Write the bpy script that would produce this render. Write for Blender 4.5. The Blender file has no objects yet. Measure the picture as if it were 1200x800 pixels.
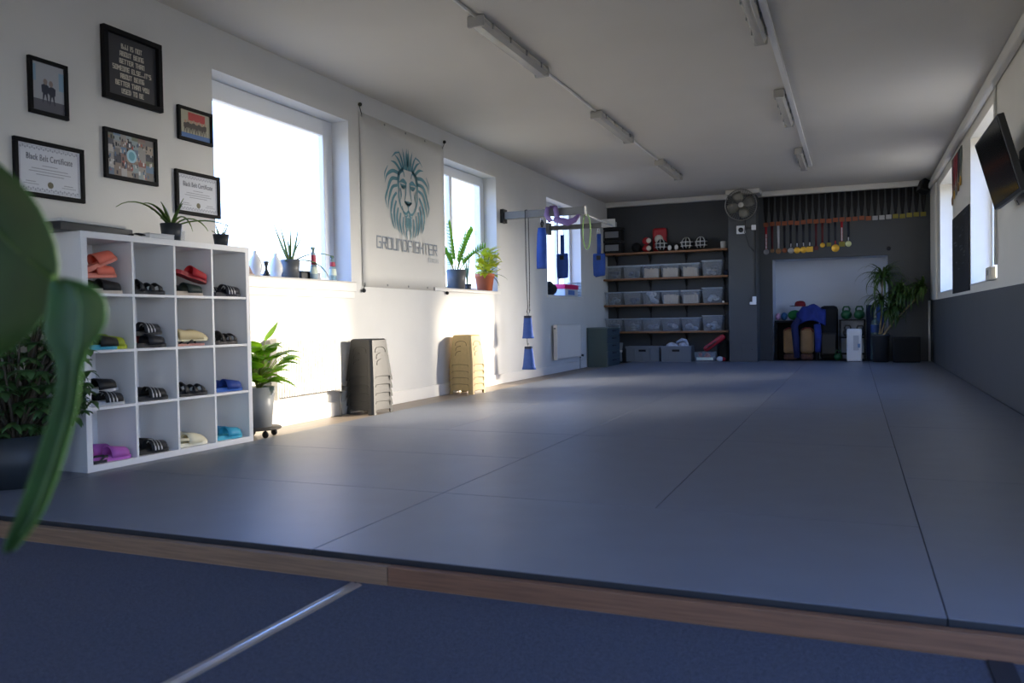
import bpy, bmesh, math, random
from mathutils import Vector, Matrix
random.seed(7)
PI = math.pi
SC = bpy.context.scene
COL = SC.collection
XL, XR, YB, ZC = -4.55, 1.25, 16.0, 3.13        # left wall, right wall, back wall, ceiling; mat surface is z = 0
FL = -0.05                                       # floor beside the mats

# ------------------------------------------------------------------ materials
def lin(h):
    h = h.lstrip('#'); r = [int(h[i:i+2], 16) / 255 for i in (0, 2, 4)]
    return tuple(c / 12.92 if c <= .04045 else ((c + .055) / 1.055) ** 2.4 for c in r) + (1,)

MATS = {}
def mat(name, color, rough=.6, metal=0., spec=.5, var=.0, vscale=8., bump=0., bscale=60., alpha=1., stretch=None, sheen=0., sss=0.):
    if name in MATS: return MATS[name]
    m = bpy.data.materials.new(name); m.use_nodes = True
    nt = m.node_tree; b = nt.nodes['Principled BSDF']
    c = lin(color)
    b.inputs['Base Color'].default_value = c
    b.inputs['Roughness'].default_value = rough
    b.inputs['Metallic'].default_value = metal
    b.inputs['Specular IOR Level'].default_value = spec
    if sheen: b.inputs['Sheen Weight'].default_value = sheen
    if alpha < 1: b.inputs['Alpha'].default_value = alpha
    if var or bump:
        tc = nt.nodes.new('ShaderNodeTexCoord'); mp = nt.nodes.new('ShaderNodeMapping')
        nt.links.new(tc.outputs['Object'], mp.inputs['Vector'])
        if stretch: mp.inputs['Scale'].default_value = stretch
    if var:
        n = nt.nodes.new('ShaderNodeTexNoise'); n.inputs['Scale'].default_value = vscale; n.inputs['Detail'].default_value = 5
        nt.links.new(mp.outputs['Vector'], n.inputs['Vector'])
        r = nt.nodes.new('ShaderNodeValToRGB')
        r.color_ramp.elements[0].position = .3; r.color_ramp.elements[1].position = .7
        r.color_ramp.elements[0].color = tuple(x * (1 - var) for x in c[:3]) + (1,)
        r.color_ramp.elements[1].color = tuple(min(1, x * (1 + var)) for x in c[:3]) + (1,)
        nt.links.new(n.outputs['Fac'], r.inputs['Fac']); nt.links.new(r.outputs['Color'], b.inputs['Base Color'])
    if bump:
        n2 = nt.nodes.new('ShaderNodeTexNoise'); n2.inputs['Scale'].default_value = bscale; n2.inputs['Detail'].default_value = 3
        nt.links.new(mp.outputs['Vector'], n2.inputs['Vector'])
        bp = nt.nodes.new('ShaderNodeBump'); bp.inputs['Strength'].default_value = bump; bp.inputs['Distance'].default_value = .01
        nt.links.new(n2.outputs['Fac'], bp.inputs['Height']); nt.links.new(bp.outputs['Normal'], b.inputs['Normal'])
    MATS[name] = m; return m

def glassy(name, tint, mixf, rough=.05):
    if name in MATS: return MATS[name]
    m = bpy.data.materials.new(name); m.use_nodes = True; nt = m.node_tree
    for n in list(nt.nodes): nt.nodes.remove(n)
    o = nt.nodes.new('ShaderNodeOutputMaterial'); t = nt.nodes.new('ShaderNodeBsdfTransparent'); g = nt.nodes.new('ShaderNodeBsdfPrincipled')
    t.inputs['Color'].default_value = (1, 1, 1, 1)
    g.inputs['Base Color'].default_value = lin(tint); g.inputs['Roughness'].default_value = rough
    x = nt.nodes.new('ShaderNodeMixShader'); x.inputs['Fac'].default_value = mixf
    nt.links.new(t.outputs[0], x.inputs[1]); nt.links.new(g.outputs[0], x.inputs[2]); nt.links.new(x.outputs[0], o.inputs['Surface'])
    MATS[name] = m; return m

def leafmat(name, color, trans=.35, var=.25, rough=.4):
    if name in MATS: return MATS[name]
    m = mat(name, color, rough, var=var, vscale=14)
    nt = m.node_tree; b = nt.nodes['Principled BSDF']; o = nt.nodes['Material Output']
    t = nt.nodes.new('ShaderNodeBsdfTranslucent'); c = lin(color); t.inputs['Color'].default_value = (min(1, c[0]*1.6), min(1, c[1]*1.6), c[2]*.8, 1)
    x = nt.nodes.new('ShaderNodeMixShader'); x.inputs['Fac'].default_value = trans
    nt.links.new(b.outputs[0], x.inputs[1]); nt.links.new(t.outputs[0], x.inputs[2]); nt.links.new(x.outputs[0], o.inputs['Surface'])
    return m

WHITE = mat('wall_white', '#d9d8d4', .75, var=.02, vscale=3, bump=.05, bscale=40)
CEIL = mat('ceiling_white', '#d2cdc2', .8, var=.015, vscale=2)
CREAM = mat('wall_cream', '#dcd8cc', .75, var=.02, vscale=3, bump=.05, bscale=40)
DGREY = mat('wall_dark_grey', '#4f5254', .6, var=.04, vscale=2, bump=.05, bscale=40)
NICHE = mat('niche_paint', '#c4cbd6', .7, var=.02, vscale=2)
TRIMW = mat('trim_white', '#e6e4df', .45)
PVC = mat('window_white', '#eceef0', .35)
MATV = mat('mat_vinyl', '#6d737e', .42, spec=.5, var=.05, vscale=5, bump=.06, bscale=260)
MATS_EDGE = mat('mat_edge', '#1d2126', .6)
FLOORM = mat('floor_timber', '#8f8377', .45, var=.12, vscale=6, stretch=(8, .6, 1))
CARPET = mat('carpet', '#363a4a', .95, spec=.1, var=.5, vscale=95, bump=.8, bscale=240, sheen=.15)
WOOD = mat('timber', '#7f664e', .6, var=.22, vscale=9, stretch=(.5, 14, 14), bump=.1, bscale=60)
WOOD2 = mat('timber_red', '#74523b', .6, var=.25, vscale=9, stretch=(.5, 14, 14), bump=.1, bscale=60)
SHELFW = mat('shelf_timber', '#8f6440', .55, var=.25, vscale=8, stretch=(.6, 12, 12))
ALU = mat('aluminium', '#c9c9cb', .3, metal=.9)
STEEL = mat('steel_grey', '#8f9190', .35, metal=.7)
DSTEEL = mat('dark_steel', '#1d1e20', .5, metal=.3)
BLACK = mat('black_plastic', '#131416', .45)
BLACKM = mat('black_matte', '#0d0e10', .8)
CHAR = mat('charcoal', '#34373a', .5)
RACKW = mat('rack_white', '#e9e8e6', .4)
FRAMEB = mat('frame_black', '#121214', .65, spec=.2, var=.1, vscale=40)
PAPER = mat('paper', '#d8dbe2', .7)
GREYINK = mat('grey_ink', '#6d7078', .8)
GLASS = glassy('window_glass', '#dfe8ee', .06, .03)
CLEAR = glassy('clear_plastic', '#c3ccd4', .16, .15)
CLEARD = glassy('clear_bottle', '#9fc4c0', .4, .15)
RADW = mat('radiator_white', '#e4e0d8', .4)
SOIL = mat('soil', '#2a211a', .9, var=.4, vscale=60)

# ------------------------------------------------------------------ mesh helper
class MB:
    def __init__(s): s.b = bmesh.new(); s.mi = 0
    def _fin(s, vs, fs, smooth, M):
        if M is not None: bmesh.ops.transform(s.b, matrix=M, verts=vs)
        for f in fs: f.smooth = smooth; f.material_index = s.mi
    def box(s, c, d, bev=0., M=None, rot=None, smooth=False):
        b2 = bmesh.new(); bmesh.ops.create_cube(b2, size=1)
        bmesh.ops.scale(b2, vec=d, verts=b2.verts)
        if bev: bmesh.ops.bevel(b2, geom=b2.edges[:], offset=min(bev, min(d) * .45), segments=2, affect='EDGES', profile=.5)
        T = Matrix.Translation(c)
        if rot: T = T @ (Matrix.Rotation(rot[2], 4, 'Z') @ Matrix.Rotation(rot[1], 4, 'Y') @ Matrix.Rotation(rot[0], 4, 'X'))
        if M is not None: T = M @ T
        s.merge(b2, T, smooth); return s
    def bx(s, x0, x1, y0, y1, z0, z1, bev=0.):
        return s.box(((x0+x1)/2, (y0+y1)/2, (z0+z1)/2), (abs(x1-x0), abs(y1-y0), abs(z1-z0)), bev)
    def merge(s, b2, T, smooth=False):
        mp = {}
        for v in b2.verts: mp[v] = s.b.verts.new(T @ v.co)
        for f in b2.faces:
            try:
                nf = s.b.faces.new([mp[v] for v in f.verts]); nf.smooth = smooth; nf.material_index = s.mi
            except ValueError: pass
        b2.free()
    def poly(s, pts, smooth=False):
        vs = [s.b.verts.new(p) for p in pts]
        try:
            f = s.b.faces.new(vs); f.smooth = smooth; f.material_index = s.mi
        except ValueError: pass
        return s
    def prism(s, pts, h, axis='z', M=None, smooth=False):
        """extrude a 2-D outline; axis z: pts in xy, 0..h up; axis y: pts in xz, depth 0..h along y"""
        def P(p, k): return Vector((p[0], p[1], k)) if axis == 'z' else (Vector((p[0], k, p[1])) if axis == 'y' else Vector((k, p[0], p[1])))
        A = [P(p, 0) for p in pts]; B = [P(p, h) for p in pts]
        if M is not None: A = [M @ a for a in A]; B = [M @ a for a in B]
        va = [s.b.verts.new(a) for a in A]; vb = [s.b.verts.new(a) for a in B]; n = len(pts)
        for f in (va[::-1], vb): s.b.faces.new(f).material_index = s.mi
        for i in range(n):
            f = s.b.faces.new((va[i], va[(i+1) % n], vb[(i+1) % n], vb[i])); f.smooth = smooth; f.material_index = s.mi
        return s
    def tube(s, pts, r, seg=8, cap=True, smooth=True):
        pts = [Vector(p) for p in pts]; n = len(pts); rings = []
        rr = r if isinstance(r, (list, tuple)) else [r] * n
        t0 = (pts[1] - pts[0]).normalized(); up = Vector((0, 0, 1)) if abs(t0.z) < .9 else Vector((1, 0, 0))
        nrm = (up - t0 * up.dot(t0)).normalized()
        for i in range(n):
            t = ((pts[min(i+1, n-1)] - pts[i]).normalized() + (pts[i] - pts[max(i-1, 0)]).normalized())
            t = t.normalized() if t.length > 1e-6 else t0
            nrm = (nrm - t * nrm.dot(t)); nrm = nrm.normalized() if nrm.length > 1e-6 else up; bi = t.cross(nrm)
            rings.append([s.b.verts.new(pts[i] + (nrm * math.cos(a) + bi * math.sin(a)) * rr[i]) for a in [2*PI*k/seg for k in range(seg)]])
        for i in range(n-1):
            for k in range(seg):
                f = s.b.faces.new((rings[i][k], rings[i][(k+1) % seg], rings[i+1][(k+1) % seg], rings[i+1][k])); f.smooth = smooth; f.material_index = s.mi
        if cap:
            for rg in (rings[0][::-1], rings[-1]): s.b.faces.new(rg).material_index = s.mi
        return s
    def lathe(s, prof, c=(0, 0, 0), seg=24, M=None, smooth=True, sx=1., sy=1.):
        rings = []
        for (r, z) in prof:
            if r < 1e-6: rings.append([s.b.verts.new((0, 0, z))])
            else: rings.append([s.b.verts.new((r*sx*math.cos(2*PI*k/seg), r*sy*math.sin(2*PI*k/seg), z)) for k in range(seg)])
        T = Matrix.Translation(c)
        if M is not None: T = T @ M
        for rg in rings:
            for v in rg: v.co = T @ v.co
        for a, b in zip(rings, rings[1:]):
            for k in range(seg):
                if len(a) == 1 and len(b) == 1: continue
                if len(a) == 1: vs = (a[0], b[(k+1) % seg], b[k])
                elif len(b) == 1: vs = (a[k], a[(k+1) % seg], b[0])
                else: vs = (a[k], a[(k+1) % seg], b[(k+1) % seg], b[k])
                f = s.b.faces.new(vs); f.smooth = smooth; f.material_index = s.mi
        return s
    def ball(s, c, r, seg=14, sc=(1, 1, 1), M=None):
        n = seg // 2
        T = Matrix.Diagonal((*sc, 1))
        if M is not None: T = M @ T
        return s.lathe([(r*math.sin(PI*i/n) if 0 < i < n else 0, -r*math.cos(PI*i/n)) for i in range(n+1)], c, seg, T)
    def ribbon(s, pts, w, side, smooth=True, fold=0., nrm=None):
        """leaf / strap strip along pts; w list of half widths; side vector per strip; fold lowers the midrib"""
        pts = [Vector(p) for p in pts]; n = len(pts); rows = []
        for i in range(n):
            t = (pts[min(i+1, n-1)] - pts[max(i-1, 0)]).normalized(); sd = Vector(side); sd = (sd - t*sd.dot(t)); sd = sd.normalized() if sd.length > 1e-5 else Vector((1, 0, 0))
            u = sd.cross(t); ww = w[i] if isinstance(w, (list, tuple)) else w
            rows.append([s.b.verts.new(pts[i] - sd*ww), s.b.verts.new(pts[i] - u*fold*ww), s.b.verts.new(pts[i] + sd*ww)])
        for i in range(n-1):
            for k in (0, 1):
                f = s.b.faces.new((rows[i][k], rows[i][k+1], rows[i+1][k+1], rows[i+1][k])); f.smooth = smooth; f.material_index = s.mi
        return s
    def build(s, name, m, parent=None, solid=0., sub=0, bev=0.):
        me = bpy.data.meshes.new(name)
        bmesh.ops.recalc_face_normals(s.b, faces=s.b.faces[:])
        s.b.to_mesh(me); s.b.free()
        for x in (m if isinstance(m, (list, tuple)) else [m]): me.materials.append(x)
        o = bpy.data.objects.new(name, me); COL.objects.link(o)
        if parent is not None: o.parent = parent
        if solid:
            d = o.modifiers.new('solid', 'SOLIDIFY'); d.thickness = solid; d.offset = 0
        if sub:
            d = o.modifiers.new('sub', 'SUBSURF'); d.levels = sub; d.render_levels = sub
        return o

def struct(o):
    o['kind'] = 'structure'; return o
def tag(o, label, cat, group=None):
    o['label'] = label; o['category'] = cat; o['kind'] = 'thing'
    if group: o['group'] = group
    return o
def thing(name, label, cat, loc=(0, 0, 0), rz=0., group=None, rot=None):
    o = bpy.data.objects.new(name, None); COL.objects.link(o)
    o.location = loc; o.rotation_euler = rot if rot else (0, 0, rz); o.empty_display_size = .1
    return tag(o, label, cat, group)
def copy_tree(o, parent=None):
    c = o.copy(); COL.objects.link(c)
    if parent is not None: c.parent = parent
    for ch in list(o.children): copy_tree(ch, c)
    return c
LW, BW, RW = PI/2, 0., -PI/2        # yaw of things hung on the left / back / right wall: local -y faces the room

FONT = None
def text_mesh(name, s, size, m, parent, loc, align='CENTER', sx=1., bold=0., depth=.0006):
    cu = bpy.data.curves.new('txt', 'FONT'); cu.body = s; cu.size = size; cu.align_x = align; cu.align_y = 'CENTER'; cu.offset = bold; cu.extrude = depth; cu.space_character = 1.22 if bold > .0015 else 1.12
    ob = bpy.data.objects.new('txt', cu); COL.objects.link(ob)
    dg = bpy.context.evaluated_depsgraph_get(); dg.update()
    me = bpy.data.meshes.new_from_object(ob.evaluated_get(dg))
    bpy.data.objects.remove(ob); bpy.data.curves.remove(cu)
    me.transform(Matrix.Translation(loc) @ Matrix.Rotation(PI/2, 4, 'X') @ Matrix.Diagonal((sx, 1, 1, 1)))
    me.materials.clear(); me.materials.append(m); me.name = name
    o = bpy.data.objects.new(name, me); COL.objects.link(o); o.parent = parent
    return o

# ------------------------------------------------------------------ the room
def wall_x(name, x0, x1, y0, y1, z0, z1, holes, m):
    """wall slab in the YZ plane with rectangular holes (ya, yb, za, zb)"""
    b = MB(); y = y0
    for (ya, yb, za, zb) in sorted(holes):
        b.bx(x0, x1, y, ya, z0, z1); b.bx(x0, x1, ya, yb, z0, za); b.bx(x0, x1, ya, yb, zb, z1); y = yb
    b.bx(x0, x1, y, y1, z0, z1)
    return struct(b.build(name, m))
Y0 = -3.2
W1 = (5.02, 6.87, 1.22, 2.80); W2 = (8.62, 10.46, 1.22, 2.80); W3 = (12.48, 14.25, 1.22, 2.80); W0 = (-.4, 1.6, 1.22, 2.8)
wall_x('wall_left', XL-.34, XL, Y0, YB+.9, -.3, ZC+.15, [W0, W1, W2, W3], WHITE)
RA = (8.95, 10.84, 1.14, 2.83); RB = (12.70, 14.48, 1.14, 2.83); RD = (.3, 2.35, -.08, 2.7)  # RD: added opening out of view, placed to throw blue daylight on the near mats
for nm, z0, z1, hol, m in (('wall_right', 1.05, ZC+.15, [RA, RB, (RD[0], RD[1], 1.05, RD[3])], CREAM), ('wall_right_dado', -.3, 1.05, [(RD[0], RD[1], RD[2], 1.05)], DGREY)):
    wall_x(nm, XR, XR+.34, Y0, YB+.9, z0, z1, hol, m)
b = MB(); b.bx(XL-.34, XR+.34, Y0, YB+.9, ZC, ZC+.15); struct(b.build('ceiling', CEIL))
NX0, NX1, NZ = -1.40, .56, 1.875
b = MB(); b.bx(XL, NX0, YB, YB+.12, -.3, ZC); b.bx(NX1, XR, YB, YB+.12, -.3, ZC); b.bx(NX0, NX1, YB, YB+.12, NZ, ZC)
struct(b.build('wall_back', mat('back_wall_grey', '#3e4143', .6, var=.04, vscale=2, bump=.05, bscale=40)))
b = MB(); b.bx(NX0-.02, NX1+.02, YB+.72, YB+.82, -.3, NZ+.1); b.bx(NX0-.1, NX0, YB+.12, YB+.72, -.3, NZ+.1); b.bx(NX1, NX1+.1, YB+.12, YB+.72, -.3, NZ+.1); b.bx(NX0, NX1, YB+.12, YB+.72, NZ, NZ+.1)
struct(b.build('wall_niche', NICHE))
b = MB(); b.bx(XL, -1.0, Y0-.1, Y0, -.3, ZC); b.bx(.9, XR, Y0-.1, Y0, -.3, ZC); b.bx(-1.0, .9, Y0-.1, Y0, 2.4, ZC)
struct(b.build('wall_front', WHITE))
b = MB(); b.bx(-2.12, -1.625, 15.5, YB, FL, ZC-.1, .004); struct(b.build('pillar_back', mat('pillar_grey', '#4d5052', .6, var=.04, vscale=2)))
b = MB(); b.bx(-4.54, 1.24, 2.46, 16.75, -.12, FL); struct(b.build('floor', FLOORM))
b = MB(); b.bx(-4.54, 1.24, Y0, 2.425, -.14, -.083); struct(b.build('floor_carpet', CARPET))
b = MB(); b.bx(XL, XL+.022, 4.72, 14.45, FL, .085, .006); struct(b.build('baseboard_left', TRIMW))
b = MB(); b.bx(XL, -1.9, YB-.1, YB-.002, ZC-.095, ZC, .01); b.bx(-2.15, -1.55, 15.42, YB-.1, ZC-.085, ZC, .01); b.bx(-1.9, XR, YB-.1, YB-.002, ZC-.095, ZC, .01)
struct(b.build('trim_1', mat('trim_cream', '#d2cfc6', .5)))
b = MB(); b.bx(XR-.03, XR-.002, 14.9, YB-.11, 1.06, ZC-.2, .004); struct(b.build('trim_2', CREAM))
b = MB(); b.tube([(XR-.045, YB-.06, 1.05), (XR-.045, YB-.06, .0)], .018, 8); tag(b.build('wall_pipe', TRIMW), 'thin white pipe running down the corner of the dark walls to the mats', 'pipe')
b = MB(); b.bx(XR-.07, XR-.004, 3.0, YB-.12, ZC-.19, ZC-.09, .02); b.bx(XR-.04, XR-.004, 3.0, YB-.12, ZC-.09, ZC-.01, .01)
struct(b.build('trim_3', mat('trim_cream', '#d2cfc6')))

# windows
def window(name, x, hole, frame_w, mull, sgn, parts=True):
    ya, yb, za, zb = hole; t = .06
    r = struct(bpy.data.objects.new(name, None)); COL.objects.link(r); r.location = (x, (ya+yb)/2, za)
    L = yb-ya-.004; Hh = zb-za-.004; b = MB(); fw = frame_w
    b.bx(-t/2, t/2, -L/2, -L/2+fw, 0, Hh, .006); b.bx(-t/2, t/2, L/2-fw, L/2, 0, Hh, .006)
    b.bx(-t/2, t/2, -L/2+fw, L/2-fw, 0, .05, .006); b.bx(-t/2, t/2, -L/2+fw, L/2-fw, Hh-fw, Hh, .006)
    for my in mull: b.bx(-t/2, t/2, my-ya-L/2-.04, my-ya-L/2+.04, .05, Hh-fw, .006)
    # rubber gasket line
    b.build('window_frame', PVC, r)
    g = MB(); g.bx(-.006, .006, -L/2+fw*.9, L/2-fw*.9, .045, Hh-fw*.9); g.build('window_pane', GLASS, r)
    return r
window('window_1', XL-.22, W1, .15, [], -1)
window('window_2', XL-.22, W2, .12, [9.45], -1)
window('window_3', XL-.22, W3, .07, [13.55], -1)
window('window_4', XR+.24, RA, .07, [], 1)
window('window_5', XR+.24, RB, .07, [], 1)
window('added_door', XR+.24, RD, .07, [], 1)  # added glazed door for the blue light, out of view
window('window_7', XL-.22, W0, .07, [], -1)
r = struct(bpy.data.objects.new('window_8', None)); COL.objects.link(r); r.location = (-.05, Y0-.05, -.08)
b = MB()
for xa in (-.95, -.025, .9): b.bx(xa, xa+.05, -.03, .03, 0, 2.47)
b.bx(-.95, .95, -.03, .03, 0, .05); b.bx(-.95, .95, -.03, .03, 2.42, 2.47); b.build('window_frame', PVC, r)
b = MB(); b.bx(-.9, .9, -.005, .005, .05, 2.42); b.build('window_pane', GLASS, r)
# sill boards
for i, (h, th) in enumerate(((W1, .085), (W2, .03), (W3, .03))):
    b = MB(); b.bx(XL-.185, XL+.025, h[0]+.003, h[1]+.05 if i == 0 else h[1]-.003, h[2]-.001, h[2]+.012, .004)
    b.bx(XL+.001, XL+.025, h[0]-.05, h[1]+.05, h[2]-th, h[2]+.011, .004)
    if i == 0: b.bx(XL+.001, XL+.014, h[0]-.05, h[1]+.03, h[2]-.15, h[2]-th, .003)
    struct(b.build('trim_%d' % (10+i), TRIMW))
for i, h in enumerate((RA, RB)):
    b = MB(); b.bx(XR-.012, XR+.2, h[0]+.003, h[1]-.003, h[2]-.001, h[2]+.012, .003); struct(b.build('trim_%d' % (20+i), TRIMW))

# timber edge board, carpet strips
TB = 'timber boards edging the mats'
b = MB(); b.bx(-4.53, -1.49, 2.427, 2.462, -.083, -.018, .003); tag(b.build('edge_board', WOOD), 'weathered tan timber edging board between mats and carpet, on the plants and shoe rack end', 'board', TB)
b = MB(); b.bx(-1.487, 1.23, 2.427, 2.462, -.083, -.018, .003); tag(b.build('edge_board', WOOD2), 'redder timber edging board between mats and carpet, on the dark grey wall end', 'board', TB)
b = MB()
b.prism([(-.026, 0), (-.020, .005), (-.008, .008), (-.004, .005), (.004, .005), (.008, .008), (.020, .005), (.026, 0)], 4.6, 'y', Matrix.Translation((-1.6, -2.2, -.083)))
tag(b.build('carpet_strip', ALU), 'silver metal joining strip across the dark blue carpet', 'strip')
b = MB(); b.bx(.312, .372, -2.2, 2.42, -.083, -.078, .002); tag(b.build('carpet_strip', mat('rubber_dark', '#1c2029', .7)), 'dark rubber strip in the carpet at the dark grey wall end of the timber board', 'strip')

# ------------------------------------------------------------------ training mats
def mat_tile(x0, x1, y0, y1, label):
    g = .0018; b = MB()
    b.mi = 1; b.bx(x0+g, x1-g, y0+g, y1-g, -.049, -.003)
    b.mi = 0; b.bx(x0+g, x1-g, y0+g, y1-g, -.003, 0, .0012)
    o = b.build('training_mat', [MATV, MATS_EDGE]); tag(o, label, 'mat', 'grey training mats laid over the floor')
C = [-4.5, -3.95, -2.89, -1.83, -.80, .228, 1.235]
R = [2.475 + 1.035 * k for k in range(14)]; R[-1] = 15.95
ordn = ['first', 'second', 'third', 'fourth', 'fifth', 'sixth', 'seventh', 'eighth', 'ninth', 'tenth', 'eleventh', 'twelfth', 'thirteenth']
for k in (0, 1): mat_tile(C[0], C[1], R[k], R[k+1], 'narrow grey mat strip under the %s' % ('white shoe rack' if k else 'big bushy plant pot'))
for k in (0, 1, 2): mat_tile(C[1], C[3], R[k], R[k+1], 'wide grey mat in front of the shoe rack, %s row from the timber edge' % ordn[k])
mat_tile(C[3], C[5], R[0], R[1], 'wide grey mat along the middle of the timber edge, bluish in the light')
k = 1; q = 0
while k < 13:
    e = min(k+2, 13); q += 1
    mat_tile(C[3], C[4], R[k], R[e], 'long grey mat in the middle strip nearer the banner, %s behind the timber edge mat' % ordn[q-1])
    mat_tile(C[4], C[5], R[k], R[e], 'long grey mat in the middle strip nearer the television, %s behind the timber edge mat' % ordn[q-1])
    k = e
k = 0; q = 0
while k < 13:
    e = min(k+2, 13); q += 1
    mat_tile(C[5], C[6], R[k], R[e], 'long grey mat against the dark grey wall under the television, %s from the timber edge' % ordn[q-1]); k = e
k = 3; q = 0
while k < 13:
    if q % 2 == 0:
        e = k+2; q += 1
        for j, t in ((1, 'against the floor strip'), (2, 'one mat in from the floor strip')):
            mat_tile(C[j], C[j+1], R[k], R[min(e, 13)], 'long grey mat %s, level with the %s' % (t, ['grey stool stack', 'beige stool stack', 'blue hanging bags', 'green cabinet'][min(3, q//2)]))
    else:
        e = k+1; q += 1
        mat_tile(C[1], C[3], R[k], R[e], 'wide grey mat laid crosswise, level with the %s' % ['space between the two stool stacks', 'wall past the beige stools', 'small radiator', 'shelves'][min(3, q//2-1)])
    k = e

# ------------------------------------------------------------------ ceiling lights and trunking
def light_fitting(x, y, L, label, wide=.11):
    t = thing('ceiling_light', label, 'light', (x, y, ZC))
    b = MB(); b.bx(-.045, .045, -L/2, L/2, -.032, 0, .006); b.build('housing', mat('light_grey_plastic', '#b9b7b0', .5), t)
    b = MB(); pr = [(-wide/2, -.03), (wide/2, -.03), (wide/2*.95, -.055), (wide/2*.55, -.088), (-wide/2*.55, -.088), (-wide/2*.95, -.055)]
    b.prism(pr, L, 'y', Matrix.Translation((0, -L/2, 0)))
    b.build('diffuser', glassy('diffuser', '#dcd8cf', .55, .25), t)
    b = MB()
    for s in (-1, 1): b.tube([(s*.02, -L/2+.03, -.05), (s*.02, L/2-.03, -.05)], .013, 8)
    b.build('tube', mat('tube_white', '#efece4', .3), t)
    for s in (-1, 1):
        b = MB(); b.bx(-wide/2-.004, wide/2+.004, s*L/2-.018, s*L/2+.018, -.092, -.004, .012); b.build('end_cap', mat('cap_grey', '#a5a29b', .5), t)
    for k in range(4):
        for s in (-1, 1):
            b = MB(); b.bx(s*wide/2-.008, s*wide/2+.008, -L/2+L*(k+.5)/4-.012, -L/2+L*(k+.5)/4+.012, -.06, -.014, .003); b.build('clip', STEEL, t)
LP = [(-2.62, 6.41, 'nearest the camera in the row by the window wall', 1), (-2.62, 9.55, 'the middle one of the row by the window wall', 1), (-2.6, 12.65, 'deepest in the row by the window wall', 1),
      (-.69, 6.36, 'cut by the top of the picture, beside white trunking', 0), (-.69, 9.55, 'in the middle of the white trunking row', 0), (-.69, 12.72, 'at the fan end of the white trunking row', 0)]
for x, y, l, a in LP: light_fitting(x, y, 1.42, 'long unlit ceiling light, ' + l, .13 if a else .1)
for y0, y1, lab in ((2.4, 5.7, 'leading to the first light of the window row'), (7.13, 8.8, 'between the first and the middle light'), (10.3, 11.9, 'between the middle and the deepest light')):
    b = MB(); b.tube([(-2.62, y0, ZC-.012), (-2.62, y1, ZC-.012)], .012, 8)
    tag(b.build('ceiling_conduit', TRIMW), 'thin ceiling conduit ' + lab, 'conduit', 'ceiling conduits')
b = MB(); b.bx(-.625, -.575, 2.5, 13.4, ZC-.042, ZC-.001, .004); tag(b.build('ceiling_trunking', TRIMW), 'white cable trunking along the ceiling row nearer the television', 'trunking')

GL = {'G': [[(1, 1), (0, 1), (0, 0), (1, 0), (1, .5), (.55, .5)]], 'R': [[(0, 0), (0, 1), (1, 1), (1, .5), (0, .5)], [(.45, .5), (1, 0)]], 'O': [[(0, 0), (0, 1), (1, 1), (1, 0), (0, 0)]],
      'U': [[(0, 1), (0, 0), (1, 0), (1, 1)]], 'N': [[(0, 0), (0, 1), (1, 1), (1, 0)]], 'D': [[(0, 0), (0, 1), (.75, 1), (1, .75), (1, .25), (.75, 0), (0, 0)]], 'F': [[(0, 0), (0, 1), (1, 1)], [(0, .5), (.8, .5)]],
      'I': [[(.5, 0), (.5, 1)]], 'H': [[(0, 0), (0, 1)], [(1, 0), (1, 1)], [(0, .5), (1, .5)]], 'T': [[(.5, 0), (.5, 1)], [(0, 1), (1, 1)]], 'E': [[(1, 0), (0, 0), (0, 1), (1, 1)], [(0, .5), (.85, .5)]],
      'A': [[(0, 0), (0, 1), (1, 1), (1, 0)], [(0, .42), (1, .42)]], 'B': [[(0, 0), (0, 1), (.85, 1), (.85, .53), (0, .53)], [(.85, .53), (1, .45), (1, 0), (0, 0)]], 'J': [[(1, 1), (1, 0), (0, 0), (0, .3)]],
      'S': [[(1, 1), (0, 1), (0, .52), (1, .52), (1, 0), (0, 0)]], 'M': [[(0, 0), (0, 1), (.5, .45), (1, 1), (1, 0)]], 'L': [[(0, 1), (0, 0), (1, 0)]], 'Y': [[(0, 1), (0, .5), (1, .5), (1, 1)], [(.5, .5), (.5, 0)]], "'": [[(.5, .75), (.5, 1)]], '.': [[(.5, 0), (.5, .12)]]}
def block_text(b, word, x, z0, lw, gap, lh, tk, y, centre=False):
    wid = lambda ch: lw*.25 if ch in "I.'" else (lw*.6 if ch == ' ' else (lw*1.25 if ch == 'M' else lw))
    if centre: x -= (sum(wid(c) for c in word)+gap*(len(word)-1))/2
    for ch in word:
        wd = wid(ch)
        for path in GL.get(ch, []):
            for (a, c_) in zip(path, path[1:]):
                ax, az = x+(a[0] if wd > lw*.3 else .5)*wd, z0+a[1]*lh; cx, cz = x+(c_[0] if wd > lw*.3 else .5)*wd, z0+c_[1]*lh
                d = Vector((cx-ax, cz-az)).normalized(); n_ = Vector((-d.y, d.x))*tk/2; e_ = d*tk/2
                b.poly([(ax-e_.x+n_.x, y, az-e_.y+n_.y), (cx+e_.x+n_.x, y, cz+e_.y+n_.y), (cx+e_.x-n_.x, y, cz+e_.y-n_.y), (ax-e_.x-n_.x, y, az-e_.y-n_.y)]); y -= .00003
        x += wd+gap
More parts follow.
